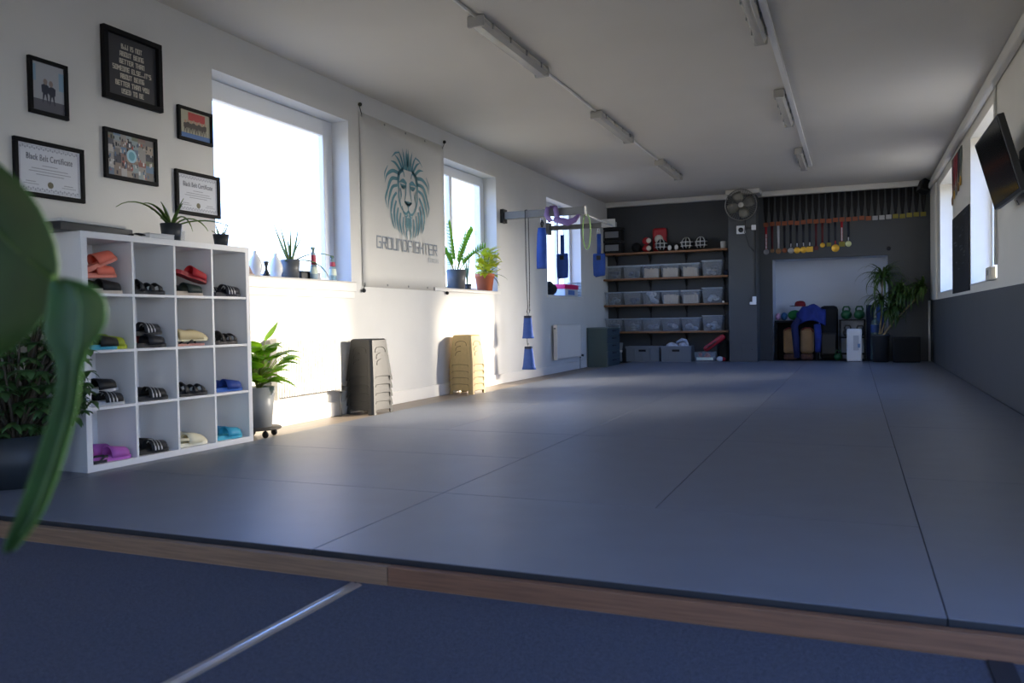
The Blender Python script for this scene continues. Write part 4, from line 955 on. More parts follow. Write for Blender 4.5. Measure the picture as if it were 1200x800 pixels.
# ------------------------------------------------------------------ shelves at the back
SHY = 15.68
for i, (z, lab) in enumerate(((2.105, 'top timber shelf carrying the headguards and black boxes'), (1.605, 'second timber shelf down with clear boxes'), (1.095, 'third timber shelf down with clear boxes'), (.575, 'lowest timber shelf with clear boxes'))):
    t = thing('wall_shelf', lab, 'shelf', (0, 0, z), 0, 'timber shelves on the dark back wall')
    b = MB(); b.bx(-4.545, -2.16, SHY-.01, YB-.012, -.035, 0, .004); b.build('board', SHELFW, t)
    for x in (-4.35, -3.68, -2.98, -2.26):
        b = MB(); b.bx(x-.012, x+.012, SHY+.05, YB-.012, -.06, -.036); b.prism([(YB-.014, -.06), (YB-.14, -.06), (YB-.014, -.17)], .02, 'x', Matrix.Translation((x-.01, 0, 0))); b.build('bracket', DSTEEL, t)
b = None
for x in (-4.35, -3.68, -2.98, -2.26):
    b = MB(); b.bx(x-.018, x+.018, YB-.011, YB-.001, .3, 2.25); tag(b.build('shelf_upright', DSTEEL), 'dark steel shelf upright on the back wall, %s' % {-4.35: 'closest to the white wall', -3.68: 'second from the white wall', -2.98: 'third from the white wall', -2.26: 'beside the pillar'}[x], 'shelf upright', 'shelf uprights')
TAN = mat('content_tan', '#c9b79b', .7); NAVY = mat('content_navy', '#2c3852', .8, var=.3, vscale=30); GREYC = mat('content_grey', '#6b727a', .8, var=.35, vscale=30); WHT = mat('content_white', '#c4c8cf', .7, var=.25, vscale=25); MIXC = mat('content_mix', '#8a8d96', .8, var=.5, vscale=35)
def bin_box(x0, x1, z, label, kind, h=.25, y0=None):
    y0 = y0 or SHY+.01
    t = thing('storage_bin', label, 'box', ((x0+x1)/2, y0, z+.001), 0, 'clear storage boxes on the shelves'); w = x1-x0; d = .26
    b = MB(); s = .86; wb = w*s/2; wt = w/2; db = .02
    ring = lambda hw, ya, yb, zz: [(-hw, ya, zz), (hw, ya, zz), (hw, yb, zz), (-hw, yb, zz)]
    A_ = [b.b.verts.new(p) for p in ring(wb, .02, d-.02, 0)]; B_ = [b.b.verts.new(p) for p in ring(wt, 0, d, h)]
    b.b.faces.new(A_[::-1])
    for k in range(4): b.b.faces.new((A_[k], A_[(k+1) % 4], B_[(k+1) % 4], B_[k]))
    b.build('tub', CLEAR, t, solid=.003)
    b = MB()
    for (xa, xb, ya, yb) in ((-wt-.006, wt+.006, -.008, .004), (-wt-.006, wt+.006, d-.004, d+.008), (-wt-.006, -wt+.004, .004, d-.004), (wt-.004, wt+.006, .004, d-.004)): b.bx(xa, xb, ya, yb, h-.012, h+.004)
    b.build('rim', mat('rim_clear', '#9aa3ab', .35), t)
    b = MB(); hh = h*(.72 if kind != 'bag' else 1.15)
    if kind == 'books':
        x = -wb+.012
        while x < wb-.03: ww = random.uniform(.025, .05); b.bx(x, min(x+ww-.003, wb-.008), .035, d-.04, .006, hh*random.uniform(.85, 1.05), .003); x += ww
        m = TAN
    elif kind in ('cloth', 'mixed', 'navy', 'white'):
        for _ in range(7): b.ball((random.uniform(-wb*.55, wb*.55), random.uniform(.075, d-.08), random.uniform(.045, hh*.7)), .05, 10, (1.0, .75, .75))
        m = {'cloth': GREYC, 'mixed': MIXC, 'navy': NAVY, 'white': WHT}[kind]
    else:
        for _ in range(9): b.ball((random.uniform(-wb*.5, wb*.5), random.uniform(.08, d-.08), random.uniform(.05, hh*.8)), .052, 10, (1, .7, .9))
        m = WHT
    b.build('contents', m, t)
random.seed(17)
EDG = [-4.53, -4.15, -3.78, -3.41, -3.03, -2.64]; NM = ['first', 'second', 'third', 'fourth', 'fifth', 'sixth']
KINDS_ = {0: (1.605, 'second', ['navy', 'navy', 'books', 'books', 'books', 'mixed']), 1: (1.095, 'third', ['cloth', 'navy', 'bag', 'books', 'books', 'white']), 2: (.575, 'lowest', ['cloth', 'cloth', 'mixed', 'mixed', 'mixed', 'white'])}
DESC = {'navy': 'dark contents', 'books': 'pale upright contents', 'mixed': 'mixed contents', 'cloth': 'grey contents', 'bag': 'a bulging white bag', 'white': 'white contents'}
for r_, (z, nm, ks) in KINDS_.items():
    for k in range(6): bin_box(EDG[k], EDG[k]+.345+(.03 if k == 5 else 0), z, 'clear box with %s, %s from the white wall on the %s shelf' % (DESC[ks[k]], NM[k], nm), ks[k], .25 if k < 5 else .285)
for x, nm in ((-3.56, 'third'), (-2.62, 'sixth')):
    pass
b = MB(); b.ball((0, 0, .055), .055, 12, (.85, 1.3, 1)); o = b.build('folded_cloth', NAVY); o.location = (-2.21, SHY+.16, 1.605); tag(o, 'small dark bundle at the pillar end of the second shelf', 'cloth')
b = MB(); b.lathe([(0, 0), (.02, 0), (.02, .03), (0, .03)], seg=12); o = b.build('bottle_cap', mat('cap_white', '#e8e8e6')); o.location = (-2.25, SHY+.03, 1.0955); tag(o, 'tiny white cap at the pillar end of the third shelf', 'cap')
# top shelf
SHZ = 2.106
for k in range(2):
    t = thing('file_box', '%s black storage box with grey label at the white wall end of the top shelf' % ('lower' if k == 0 else 'upper'), 'box', (-4.36, SHY+.14, SHZ+k*.258), 0, 'black storage boxes')
    b = MB(); b.bx(-.17, .17, -.12, .13, 0, .21, .008); b.build('body', BLACKM, t); b = MB(); b.bx(-.18, .18, -.13, .14, .211, .255, .008); b.build('lid', BLACK, t)
    b = MB(); b.bx(-.15, .12, -.1235, -.1205, .05, .17); b.build('label', mat('label_grey', '#83868a', .6), t)
def guard(x, label, m1, m2, s=1.):
    t = thing('headguard', label, 'headguard', (x, SHY+.115, SHZ+.001), 0, 'headguards on the top shelf')
    b = MB(); b.ball((0, 0, .12*s), .118*s, 18, (1, .9, 1)); b.build('shell', m1, t)
    b = MB()
    for a in (-.7, 0, .7):
        b.tube([(.122*s*math.sin(a)*math.cos(e), -.112*s*math.cos(a)*math.cos(e), .12*s+.122*s*math.sin(e)) for e in [-.8+.2*k for k in range(13)] if abs(e) < 1.5], .008, 6)
    for e in (-.35, .25): b.tube([(.122*s*math.sin(a)*math.cos(e), -.112*s*math.cos(a)*math.cos(e), .12*s+.122*s*math.sin(e)) for a in [-1.5+.25*k for k in range(13)]], .008, 6)
    b.build('piping', m2, t)
PIPE = mat('piping_white', '#cfcfcb', .5)
guard(-3.42, 'black headguard with white piping in front of the red shield', BLACK, PIPE, 1.0); guard(-2.93, 'black headguard with white piping, the one nearer the red shield of two alike', BLACK, PIPE); guard(-2.66, 'black headguard with white piping, the one nearer the candle of two alike', BLACK, PIPE, 1.0)
b = MB(); b.ball((0, 0, .1), .1, 14, (1, .9, 1)); o = b.build('headguard', BLACKM); o.location = (-3.92, SHY+.17, SHZ+.002); tag(o, 'plain black headguard next to the black boxes', 'headguard', 'headguards on the top shelf')
REDP = mat('red_leather', '#a81f28', .45)
t = thing('boxing_shield', 'red padded shield with a white round patch on the top shelf', 'shield', (-3.48, SHY+.272, SHZ+.001), 0)
b = MB(); b.box((0, 0, .24), (.28, .1, .46), .05); b.build('pad', REDP, t); b = MB(); b.lathe([(0, 0), (.085, 0), (.08, .012), (0, .014)], (-.01, -.05, .25), 24, Matrix.Rotation(PI/2, 4, 'X')); b.build('patch', mat('patch_cream', '#d9d2c4', .6), t)
for i, (x, z) in enumerate(((-3.69, 0), (-3.69, .146))):
    t = thing('boxing_glove', 'red and white boxing glove, %s of two stacked beside the red shield' % ('lower' if i == 0 else 'upper'), 'glove', (x, SHY+.12, SHZ+.001+z), 0, 'red boxing gloves')
    b = MB(); b.ball((-.02, 0, .072), .072, 14, (1.15, .9, 1)); b.build('fist', REDP, t); b = MB(); b.ball((.035, -.045, .072), .05, 12, (1, .7, 1)); b.build('cuff', mat('patch_cream', '#d9d2c4'), t)
for i, x in enumerate((-3.235, -3.115)):
    t = thing('focus_mitt', 'black and white mitt, the one %s' % ('beside the red shield' if i == 0 else 'between red shield and the paired headguards'), 'mitt', (x, SHY+.1, SHZ+.001), .3*i, 'mitts on the top shelf')
    b = MB(); b.ball((0, .02, .075), .075, 14, (.7, .6, 1)); b.build('pad', BLACK, t); b = MB(); b.ball((-.015, -.03, .06), .055, 12, (.7, .5, 1)); b.build('palm', PIPE, t)
b = MB(); b.lathe([(0, 0), (.05, 0), (.055, .02), (.055, .13), (.05, .135), (.048, .12), (0, .115)], seg=20); o = b.build('candle', mat('candle', '#d2cdc4', .5)); o.location = (-2.25, SHY+.12, SHZ+.001); tag(o, 'white cylindrical candle at the pillar end of the top shelf', 'candle')

# floor level below the shelves
t = thing('drawer_cabinet', 'dark green-grey drawer cabinet standing beside the small radiator', 'cabinet', (-4.33, 14.92, FL+.001))
GRN = mat('cabinet_green', '#4f5f5a', .5)
b = MB(); b.bx(-.2, .17, -.42, .42, 0, .70, .004); b.build('body', GRN, t); b = MB(); b.bx(-.205, .195, -.425, .425, .701, .722, .004); b.build('top_board', mat('cabinet_top', '#6f7b78', .5), t)
for k in range(5):
    b = MB(); b.bx(.171, .19, -.41, .41, .02+.136*k, .02+.136*k+.125, .004); d_ = b.build('drawer', mat('cabinet_blue', '#41525c', .5), t)
    b = MB(); b.bx(.191, .205, -.12, .12, .02+.136*k+.08, .02+.136*k+.1, .003); b.build('handle', DSTEEL, d_)
CRATE = mat('crate_grey', '#747c84', .5)
for i, (x0, x1) in enumerate(((-4.06, -3.42), (-3.38, -2.82))):
    t = thing('storage_crate', 'grey stacking crate under the shelves, %s' % ('nearer the green cabinet' if i == 0 else 'with white cloth heaped in it'), 'crate', ((x0+x1)/2, 15.66, .001), 0, 'grey crates'); w = x1-x0; b = MB()
    b.bx(-w/2, w/2, -.18, -.165, 0, .29); b.bx(-w/2, w/2, .165, .18, 0, .29); b.bx(-w/2, -w/2+.015, -.165, .165, 0, .29); b.bx(w/2-.015, w/2, -.165, .165, 0, .29); b.bx(-w/2+.015, w/2-.015, -.165, .165, 0, .015); b.build('tub', CRATE, t)
    b = MB(); b.bx(-w/2-.012, w/2+.012, -.195, -.181, .25, .295, .003)
    for k in range(5): xx = -w/2+.02+(w-.04)*k/4; b.bx(xx-.008, xx+.008, -.192, -.181, .01, .25)
    b.bx(-w/2, w/2, -.19, -.181, .1, .115); b.build('ribs', CRATE, t)
    b = MB(); b.bx(-.07, .07, -.2, -.196, .19, .23, .004); b.build('handle', DSTEEL, t)
b = MB()
for k in range(8): b.ball((random.uniform(-.15, .15), random.uniform(-.08, .08), random.uniform(.07, .13)), .075, 12, (1.2, .8, .8))
b.tube([(.0, -.05, .16), (.1, -.1, .22), (.17, -.1, .2), (.2, -.09, .12)], .03, 10)
o = b.build('cloth_heap', mat('cloth_white', '#b9c2cf', .8, var=.3, vscale=15)); o.location = (-3.1, 15.66, .195); tag(o, 'heap of white and blue cloth lying in the crate', 'cloth')
t = thing('tube_bag', 'upright bundle of clear tubes beside the green cabinet', 'bundle', (-4.22+.02, 15.5, .001)); 
b = MB()
for k in range(6): a = k*PI/3; b.tube([(.035*math.cos(a), .035*math.sin(a), 0), (.03*math.cos(a), .03*math.sin(a), .2), (.055*math.cos(a), .055*math.sin(a), .36)], [.022, .02, .026], 8)
b.build('tubes', mat('tube_clear', '#8f9494', .3, alpha=.75), t); b = MB(); b.lathe([(.058, .18), (.06, .2), (.058, .22)], seg=16); b.build('tie', mat('tie', '#c3c3bf'), t)
t = thing('storage_bin', 'small clear box on the mats with orange and red bits inside', 'box', (-2.57, 15.5, .001)); 
b = MB(); A_ = [b.b.verts.new(p) for p in ((-.17, .02, 0), (.17, .02, 0), (.17, .26, 0), (-.17, .26, 0))]; B_ = [b.b.verts.new(p) for p in ((-.2, 0, .18), (.2, 0, .18), (.2, .28, .18), (-.2, .28, .18))]; b.b.faces.new(A_[::-1])
for k in range(4): b.b.faces.new((A_[k], A_[(k+1) % 4], B_[(k+1) % 4], B_[k]))
b.build('tub', CLEAR, t, solid=.003); b = MB()
for k in range(7): b.ball((random.uniform(-.1, .1), random.uniform(.08, .2), random.uniform(.05, .13)), .04, 10)
b.build('contents', mat('content_orange', '#b25a44', .7, var=.4, vscale=20), t)
b = MB(); b.bx(-.15, .15, .004, .012, .03, .08); b.build('label', mat('label_white', '#d5e0cf'), t)
t = thing('kit_bag', 'black kit bag on the mats against the pillar', 'bag', (-2.28+.02, 15.76, .001)); b = MB(); b.box((0, 0, .2), (.24, .22, .4), .06); b.build('body', BLACKM, t); b = MB(); b.tube([(-.06, -.1, .3), (-.05, -.13, .36), (.05, -.13, .36), (.06, -.1, .3)], .01, 8); b.build('handle', BLACK, t)
t = thing('kick_pad', 'long red pad leaning across the black kit bag', 'pad', (-2.40, 15.5, .28), 0, None, (0, -.62, 0)); b = MB(); b.box((.05, 0, .05), (.46, .13, .11), .05); b.build('pad', REDP, t); b = MB(); b.tube([(-.1, -.07, .05), (-.05, -.1, .05), (.05, -.1, .05), (.1, -.07, .05)], .012, 8); b.build('handle', BLACK, t)
t = thing('boxing_glove', 'single red glove under the leaning red pad', 'glove', (-2.30, 15.55, .001), .3, 'red boxing gloves'); b = MB(); b.ball((0, 0, .05), .05, 12, (1.3, .8, 1)); b.build('fist', mat('glove_white', '#c9ccd0', .5), t); b = MB(); b.ball((.07, 0, .045), .04, 12); b.build('cuff', REDP, t)
bpy.data.objects[t.name]['label'] = 'single white glove with red cuff under the leaning red pad'

# ------------------------------------------------------------------ pillar: fan, socket, cable
t = thing('wall_fan', 'round metal wall fan high on the grey pillar', 'fan', (-1.87, 15.36, 2.84), 0, None, (.12, 0, .1))
R_ = .275
b = MB()
for yy, rr in ((-.07, R_), (.03, R_), (-.095, R_*.55), (-.1, R_*.25)):
    b.tube([(rr*math.cos(a), yy, rr*math.sin(a)) for a in [2*PI*k/36 for k in range(37)]], .008 if rr == R_ else .003, 6)
for k in range(40):
    a = 2*PI*k/40; c_, s_ = math.cos(a), math.sin(a)
    b.tube([(.05*c_, -.102, .05*s_), (R_*.55*c_, -.095, R_*.55*s_), (R_*c_, -.07, R_*s_), (R_*c_, .03, R_*s_), (R_*.4*c_, .055, R_*.4*s_)], .0022, 4)
b.build('cage', mat('fan_metal', '#8e8d88', .3, metal=.8), t)
for k in range(4):
    a = k*PI/2+.35; b = MB(); rows = []
    for r_, wd in ((.05, .04), (.12, .085), (.19, .11), (.245, .085)):
        row = []
        for u in (-1, -.33, .33, 1):
            an = a+u*wd/r_*.9; row.append(b.b.verts.new((r_*math.cos(an), -.02+u*.028, r_*math.sin(an))))
        rows.append(row)
    for i in range(3):
        for j in range(3): b.b.faces.new((rows[i][j], rows[i][j+1], rows[i+1][j+1], rows[i+1][j])).smooth = True
    b.build('blade', mat('fan_blade', '#8c8a80', .4, metal=.5), t, solid=.003)
b = MB(); b.lathe([(0, 0), (.05, 0), (.05, .016), (.03, .024), (0, .026)], (0, -.095, 0), 20, Matrix.Rotation(PI/2, 4, 'X')); b.build('hub', mat('hub_grey', '#b5b3ab', .4), t)
b = MB(); b.lathe([(0, -.0), (.07, 0), (.075, .04), (.06, .09), (0, .1)], (0, .05, 0), 20, Matrix.Rotation(-PI/2, 4, 'X')); b.build('motor', DSTEEL, t)
b = MB(); b.tube([(0, .1, 0), (0, .1, -.2), (0, .12, -.28)], .02, 10); b.build('bracket', DSTEEL, t)
t = thing('wall_socket', 'white socket box with a black plug below the fan on the pillar', 'socket', (-1.89, 15.498, 2.4)); b = MB(); b.bx(-.08, .08, -.03, 0, -.07, .08, .01); b.build('plate', PVC, t); b = MB(); b.lathe([(0, 0), (.045, 0), (.04, .04), (0, .045)], (0, -.03, .0), 16, Matrix.Rotation(PI/2, 4, 'X')); b.build('plug', BLACK, t)
b = MB(); b.bx(-.04, .04, -.035, 0, -.04, .05, .008); o = b.build('junction_box', PVC); o.location = (-1.665, 15.498, 2.43); tag(o, 'small white junction box at the pillar edge below the fan', 'junction box')
b = MB(); b.tube([(-1.80, 15.46, 2.42), (-1.71, 15.46, 2.43)], .012, 6); b.tube([(-1.80, 15.42, 2.62), (-1.82, 15.46, 2.35), (-1.75, 15.47, 2.1), (-1.66, 15.48, 2.0)], .008, 6); b.tube([(-1.645, 15.485, 2.38), (-1.645, 15.485, 1.18)], .01, 6)
tag(b.build('hanging_cable', CHAR), 'dark cable running down the edge of the pillar under the fan', 'cable')
t = thing('outlet_box', 'white outlet box low on the edge of the pillar', 'socket', (-1.665, 15.498, 1.1)); b = MB(); b.bx(-.035, .035, -.04, 0, -.06, .09, .01); b.build('plate', PVC, t); b = MB(); b.bx(-.08, .03, -.07, -.041, -.06, -.01, .01); b.build('plug', PVC, t)  # power outlet at the lower end of the pillar cable
b = MB(); b.bx(-1.90, -1.66, 15.492, 15.499, .02, .34, .004); b.lathe([(0, 0), (.014, 0), (.014, .006), (0, .006)], (-1.72, 15.492, .22), 10, Matrix.Rotation(PI/2, 4, 'X')); tag(b.build('wall_hatch', mat('pillar_grey', '#5c5f61')), 'small grey access hatch at the foot of the pillar', 'hatch')

# ------------------------------------------------------------------ medals
def medal(loc, rz, L, mr, ribbon, disc, label, group, square=False, sw=.05, stripe=None, r_=.03, nst=1):
    t = thing('hanging_medal', label, 'medal', loc, rz, group)
    b = MB()
    for s in (-1, 1): b.ribbon([(s*sw*.3, -.004, 0), (s*sw*.28, -.006-.002*s, -L*.5), (s*.005, -.008-.002*s, -L)], [sw*.3, sw*.28, .011], (1, 0, 0))
    b.build('ribbon', ribbon, t, solid=.002)
    if stripe:
        b = MB()
        for k in range(nst): z = -L*(.88-.16*k); b.bx(-.009, .009, -.0135, -.0115, z-.03, z+.03)
        b.build('stripe', stripe, t)
    b = MB()
    if square: b.box((0, -.012, -L-r_*.8), (r_*2, .008, r_*1.75), .004); b.box((0, -.0165, -L-r_*.8), (r_*1.3, .004, r_*1.0), .002)
    else: b.lathe([(0, 0), (r_, 0), (r_, .006), (r_*.85, .009), (r_*.8, .006), (0, .008)], (0, -.008, -L-r_*.8), 20, Matrix.Rotation(PI/2, 4, 'X'))
    b.build('medallion', disc, t)
RB_ = mat('ribbon_black', '#101114', .7); BRZ = mat('bronze', '#86482a', .4, metal=.2); SLV = mat('silver', '#98999b', .35, metal=.5); GLD = mat('gold_dull', '#7f772a', .4, metal=.3)
for k in range(25):
    x = -1.50+2.62*k/24; m, nm, n_ = (BRZ, 'bronze', k) if k < 17 else ((SLV, 'silver', k-17) if k < 20 else (GLD, 'gold', k-20))
    pos = (['first', 'second', 'third', 'fourth', 'fifth', 'sixth', 'seventh', 'eighth', 'ninth', 'tenth', 'eleventh', 'twelfth', 'thirteenth', 'fourteenth', 'fifteenth', 'sixteenth', 'seventeenth'][n_])
    medal((x, YB-.002, ZC-.1), 0, .47+.01*random.uniform(-1, 1)-.02*(k/24), 0, RB_, m, 'square %s medal on black ribbon, %s %s one from the pillar, upper row' % (nm, pos, nm), 'medals in the upper row', True, .075, None, .044)
RED = mat('ribbon_red', '#9a1f2a', .6); DRED = mat('ribbon_dark_red', '#571a20', .6); WHR = mat('ribbon_white', '#c9c9cc', .6); NAV = mat('ribbon_navy', '#171d2b', .6)
GOLD = mat('gold_bright', '#d9a93c', .3, metal=.5); PGOLD = mat('gold_pale', '#cbd09a', .35, metal=.4); SL2 = mat('silver_dull', '#8b8d92', .35, metal=.6); BR2 = mat('bronze_dull', '#8d6a4a', .38, metal=.5)
low = [(RED, SL2, 'silver medal on red ribbon', 0, .05, WHR), (DRED, BR2, 'bronze medal on dark red ribbon', 0, .036, None), (WHR, BR2, 'bronze medal on white ribbon', 0, .05, None), (NAV, BRZ, 'reddish bronze medal on dark ribbon', 0, .045, None), (NAV, SLV, 'silver medal on dark ribbon', 0, .056, WHR), (NAV, GOLD, 'gold medal on dark ribbon next to the silver one', 0, .058, WHR), (NAV, GOLD, 'gold medal on dark ribbon, second from the silver one', 0, .058, WHR), (NAV, GOLD, 'square gold medal on dark ribbon', 1, .055, WHR), (DRED, DRED, 'dark red medal on dark red ribbon', 1, .04, None), (DRED, GOLD, 'small gold medal on dark red ribbon', 0, .044, None), (NAV, GLD, 'dull gold shaped medal on dark ribbon', 1, .04, None), (NAV, GOLD, 'large red and gold medal hanging lowest', 0, .068, RED), (RED, GLD, 'dull gold medal on red and white checked ribbon', 1, .05, WHR), (NAV, PGOLD, 'pale gold medal last in the lower row', 0, .052, WHR)]
for k, (rm, dm, lab, sq, r2, st) in enumerate(low):
    x = -1.50+1.415*k/13; top = 2.49+.03*k/13; medal((x, YB-.002, top), 0, (.43 if k < 9 else .38) - (.0 if k != 11 else -.05), 0, rm, dm, lab + ', lower row', 'medals in the lower row', bool(sq), .034, st, r2, 4 if k in (0, 12) else 1)
for i, (y, L, rm, dm, lab) in enumerate(((12.62, .52, DRED, BR2, 'dark red ribbon medal nearest the loudspeaker, on the cream wall'), (12.40, .46, RED, GOLD, 'red ribbon medal second from the loudspeaker, on the cream wall'), (12.17, .44, RED, SLV, 'red ribbon medal in the middle of five over the chalkboard'), (11.94, .42, NAV, BR2, 'dark ribbon medal over the chalkboard beside the green one'), (11.70, .38, mat('ribbon_green', '#58645c', .6), GOLD, 'green ribbon medal over the chalkboard nearest the television'))):
    medal((XR-.002, y, 2.90), RW, L, 0, rm, dm, lab, 'medals over the chalkboard', False, .19, None, .06)
b = MB(); b.lathe([(0, 0), (.04, 0), (.035, .01), (0, .012)], (.57, YB-.001, 1.985), 18, Matrix.Rotation(PI/2, 4, 'X')); tag(b.build('round_disc', DSTEEL), 'small dark round disc on the back wall above the alcove corner', 'disc')  # plain dark disc, its use unknown

# ------------------------------------------------------------------ right wall: television, chalkboard, boxes, loudspeaker
t = thing('wall_tv', 'black flat television tilted down on the cream wall', 'television', (1.125, 7.44, 1.69), 0, None, (0, -.262, 0))
b = MB(); b.bx(-.02, .028, -.59, .59, 0, .58, .006); b.build('casing', BLACK, t)
b = MB(); b.bx(-.0225, -.0205, -.57, .57, .025, .56); b.build('screen', mat('screen', '#050608', .12, spec=.6), t)
b = MB(); b.bx(.028, .05, -.4, .4, .02, .3, .01); b.build('back_housing', BLACK, t)
b = MB(); b.tube([(.05, .1, .005), (.06, .1, -.04), (.08, .16, -.04), (.08, .2, .005)], .003, 6); b.tube([(.05, -.3, .005), (.06, -.3, -.05), (.08, -.25, -.05), (.08, -.2, .005)], .003, 6); b.build('cable_loop', mat('cable_grey', '#9a978f'), t)
b = MB(); b.bx(XR-.03, XR-.003, 7.24, 7.64, 1.78, 2.1, .006); b.bx(XR-.06, XR-.031, 7.34, 7.54, 1.9, 1.98); tag(b.build('tv_mount', DSTEEL), 'black wall bracket holding the television', 'bracket')
t = thing('hanging_chalkboard', 'tall black chalkboard with faint writing between the two windows', 'chalkboard', (XR-.003, 11.77, 1.085), RW)
b = MB(); b.bx(-.85, .88, -.012, 0, 0, 1.0, .003); b.build('board', mat('chalk_black', '#15171a', .7, var=.25, vscale=6), t)
b = MB(); random.seed(2)
for k in range(16):
    x0 = random.uniform(-.7, .4); z = .93-.045*k; pts = [(x0+u*.03, -.0135, z+.012*math.sin(u*1.9+k)) for u in range(random.randint(5, 11))]
    if z > .3: b.tube(pts, .003, 4)
b.build('chalk_writing', mat('chalk', '#5b5f63', .9), t)
t = thing('thermostat_box', 'small cream control box on the wall under the television', 'control box', (XR-.003, 9.06, 1.13), RW); b = MB(); b.bx(-.16, .1, -.06, 0, 0, .13, .012); b.build('casing', mat('cream_plastic', '#d5d0c2', .5), t); b = MB(); b.bx(-.1, .03, -.064, -.0605, .05, .1); b.build('panel', mat('grey_plastic', '#9b9a94', .5), t)  # thermostat casing on the wall
b = MB(); b.tube([(XR-.02, 8.9, 1.27), (XR-.02, 8.9, ZC-.2)], .014, 8); tag(b.build('wall_conduit', mat('trim_cream', '#d2cfc6')), 'vertical white conduit on the cream wall behind the television', 'conduit')  # plain conduit rising from the thermostat to the ceiling trim
t = thing('hanging_loudspeaker', 'small black loudspeaker in the top corner above the medals', 'loudspeaker', (1.1, 15.72, 2.93), 0, None, (-.3, .5, .4)); b = MB(); b.box((0, 0, .07), (.17, .16, .23), .02); b.build('casing', BLACK, t); b = MB(); b.bx(-.07, .07, -.086, -.0805, -.03, .17); b.build('grille', BLACKM, t); b = MB(); b.tube([(0, .08, .1), (.04, .14, .14)], .014, 8); b.build('bracket', DSTEEL, t)

# ------------------------------------------------------------------ niche and the corner in front of it
NF = .001
b = MB(); b.bx(NX0+.01, NX1-.01, YB-.04, YB+.70, FL, 0); struct(b.build('floor_niche', MATS_EDGE))
def bundle(name, label, cat, c, m, sc, r_=.1, grp=None):
    b = MB(); b.ball((0, 0, r_*sc[2]), r_, 14, sc); o = b.build(name, m); o.location = c; return tag(o, label, cat, grp)
t = thing('storage_bench', 'low dark bench full of kit inside the alcove', 'bench', (-1.0, YB+.42, NF))
b = MB(); b.bx(-.38, .40, -.2, .22, .70, .74, .004); b.build('top_board', BLACKM, t)
for x in (-.36, .36): 
    b = MB(); b.bx(x-.02, x+.02, -.19, .21, 0, .70); b.build('side_panel', BLACKM, t)
b = MB(); b.bx(-.34, .34, .19, .21, 0, .70); b.build('back_panel', BLACKM, t)
bundle('rolled_towel', 'pink rolled towel at the pillar end of the bench in the alcove', 'towel', (-1.33, YB+.36, .743), mat('towel_pink', '#b58aa8', .8), (.5, .8, .7))
bundle('rolled_towel', 'blue rolled towel beside the pink one in the alcove', 'towel', (-1.22, YB+.36, .743), mat('towel_blue', '#2d5f8c', .8), (.62, .8, .75))
bundle('folded_cloth', 'green folded cloth on the bench in the alcove', 'cloth', (-1.03, YB+.34, .743), mat('cloth_green', '#1f7a42', .8), (1.25, .8, .95))
for i, x in enumerate((-1.10, -.80)):
    t = thing('kick_shield', 'tan and black kick pad standing in the alcove, %s' % ('nearer the pillar' if i == 0 else 'under the blue jacket'), 'pad', (x, YB+.12, NF), 0, 'tan pads in the alcove')
    b = MB(); b.box((0, 0, .36), (.24, .13, .46), .05); b.build('pad', mat('pad_tan', '#a5835a', .6, var=.12), t); b = MB(); b.box((0, 0, .065), (.23, .14, .12), .04); b.build('cuff', mat('pad_cuff', '#5a3d33', .7, var=.4, vscale=30), t); b = MB(); b.tube([(-.09, -.075, .56), (-.03, -.1, .6), (.06, -.1, .6), (.11, -.075, .52)], .012, 8); b.build('strap', mat('strap_red', '#7a2a2a', .7), t)
BLJ = mat('gi_blue', '#192d78', .8, var=.2, vscale=10)
t = thing('hanging_jacket', 'royal blue jacket draped over the black bag in the alcove', 'jacket', (-.72, YB+.20, .66))
b = MB(); g = []; n = 10; mN = 8
for i in range(n+1):
    row = []
    for j in range(mN+1):
        x = -.26+.5*i/n; u = j/mN; z = .36*math.sin(PI*min(1, .25+.75*u)) - .1+.05*math.sin(i*1.3)*u-(.18 if i in (0, 1) else 0)*u; y = -.20+.18*(1-u)+.02*math.sin(i*2+j); z = max(z, -.02)
        row.append(b.b.verts.new((x, y-.02, z+.10*math.sin(PI*i/n))))
    g.append(row)
for i in range(n):
    for j in range(mN): b.b.faces.new((g[i][j], g[i+1][j], g[i+1][j+1], g[i][j+1])).smooth = True
b.build('body', BLJ, t, solid=.02)
b = MB(); b.tube([(-.22, -.24, .1), (-.29, -.29, -.02), (-.27, -.30, -.25), (-.25, -.30, -.6)], [.06, .065, .06, .05], 10); b.build('sleeve', mat('gi_dark', '#151f4f', .8), t)
b = MB(); b.tube([(.1, -.25, .0), (.12, -.30, -.2), (.11, -.30, -.5)], [.06, .06, .045], 10); b.build('sleeve', BLJ, t)
t = thing('baseball_cap', 'dark red cap perched above the blue jacket', 'cap', (-.93, YB+.31, 1.0), -.2); b = MB(); b.lathe([(.1, 0), (.1, .04), (.085, .08), (.05, .1), (0, .105)], seg=18); b.build('crown', mat('cap_red', '#7c1420', .8), t); b = MB(); b.box((-.12, -.02, .01), (.10, .13, .012), .005); b.build('brim', BLACKM, t)
t = thing('backpack', 'big black bag standing in the alcove behind the blue jacket', 'bag', (-.43, YB+.42, NF)); b = MB(); b.box((0, 0, .5), (.31, .3, 1.0), .07); b.build('body', BLACKM, t); b = MB(); b.box((0, -.17, .3), (.26, .05, .4), .03); b.build('pocket', BLACK, t)
b = MB(); b.ball((0, 0, .07), .08, 12, (1.2, 1, .85)); b.build('shoe_bundle', mat('bundle_white', '#b9bcc4', .8)).location = (-.97, YB+.13, .80) if False else (-1.35+.5, YB+.38, .745)
tag(bpy.data.objects['shoe_bundle'], 'small white bundle beside the red cap in the alcove', 'cloth')
t = thing('kettlebell_rack', 'black rack holding kettlebells in the alcove', 'rack', (-.02, YB+.36, NF))
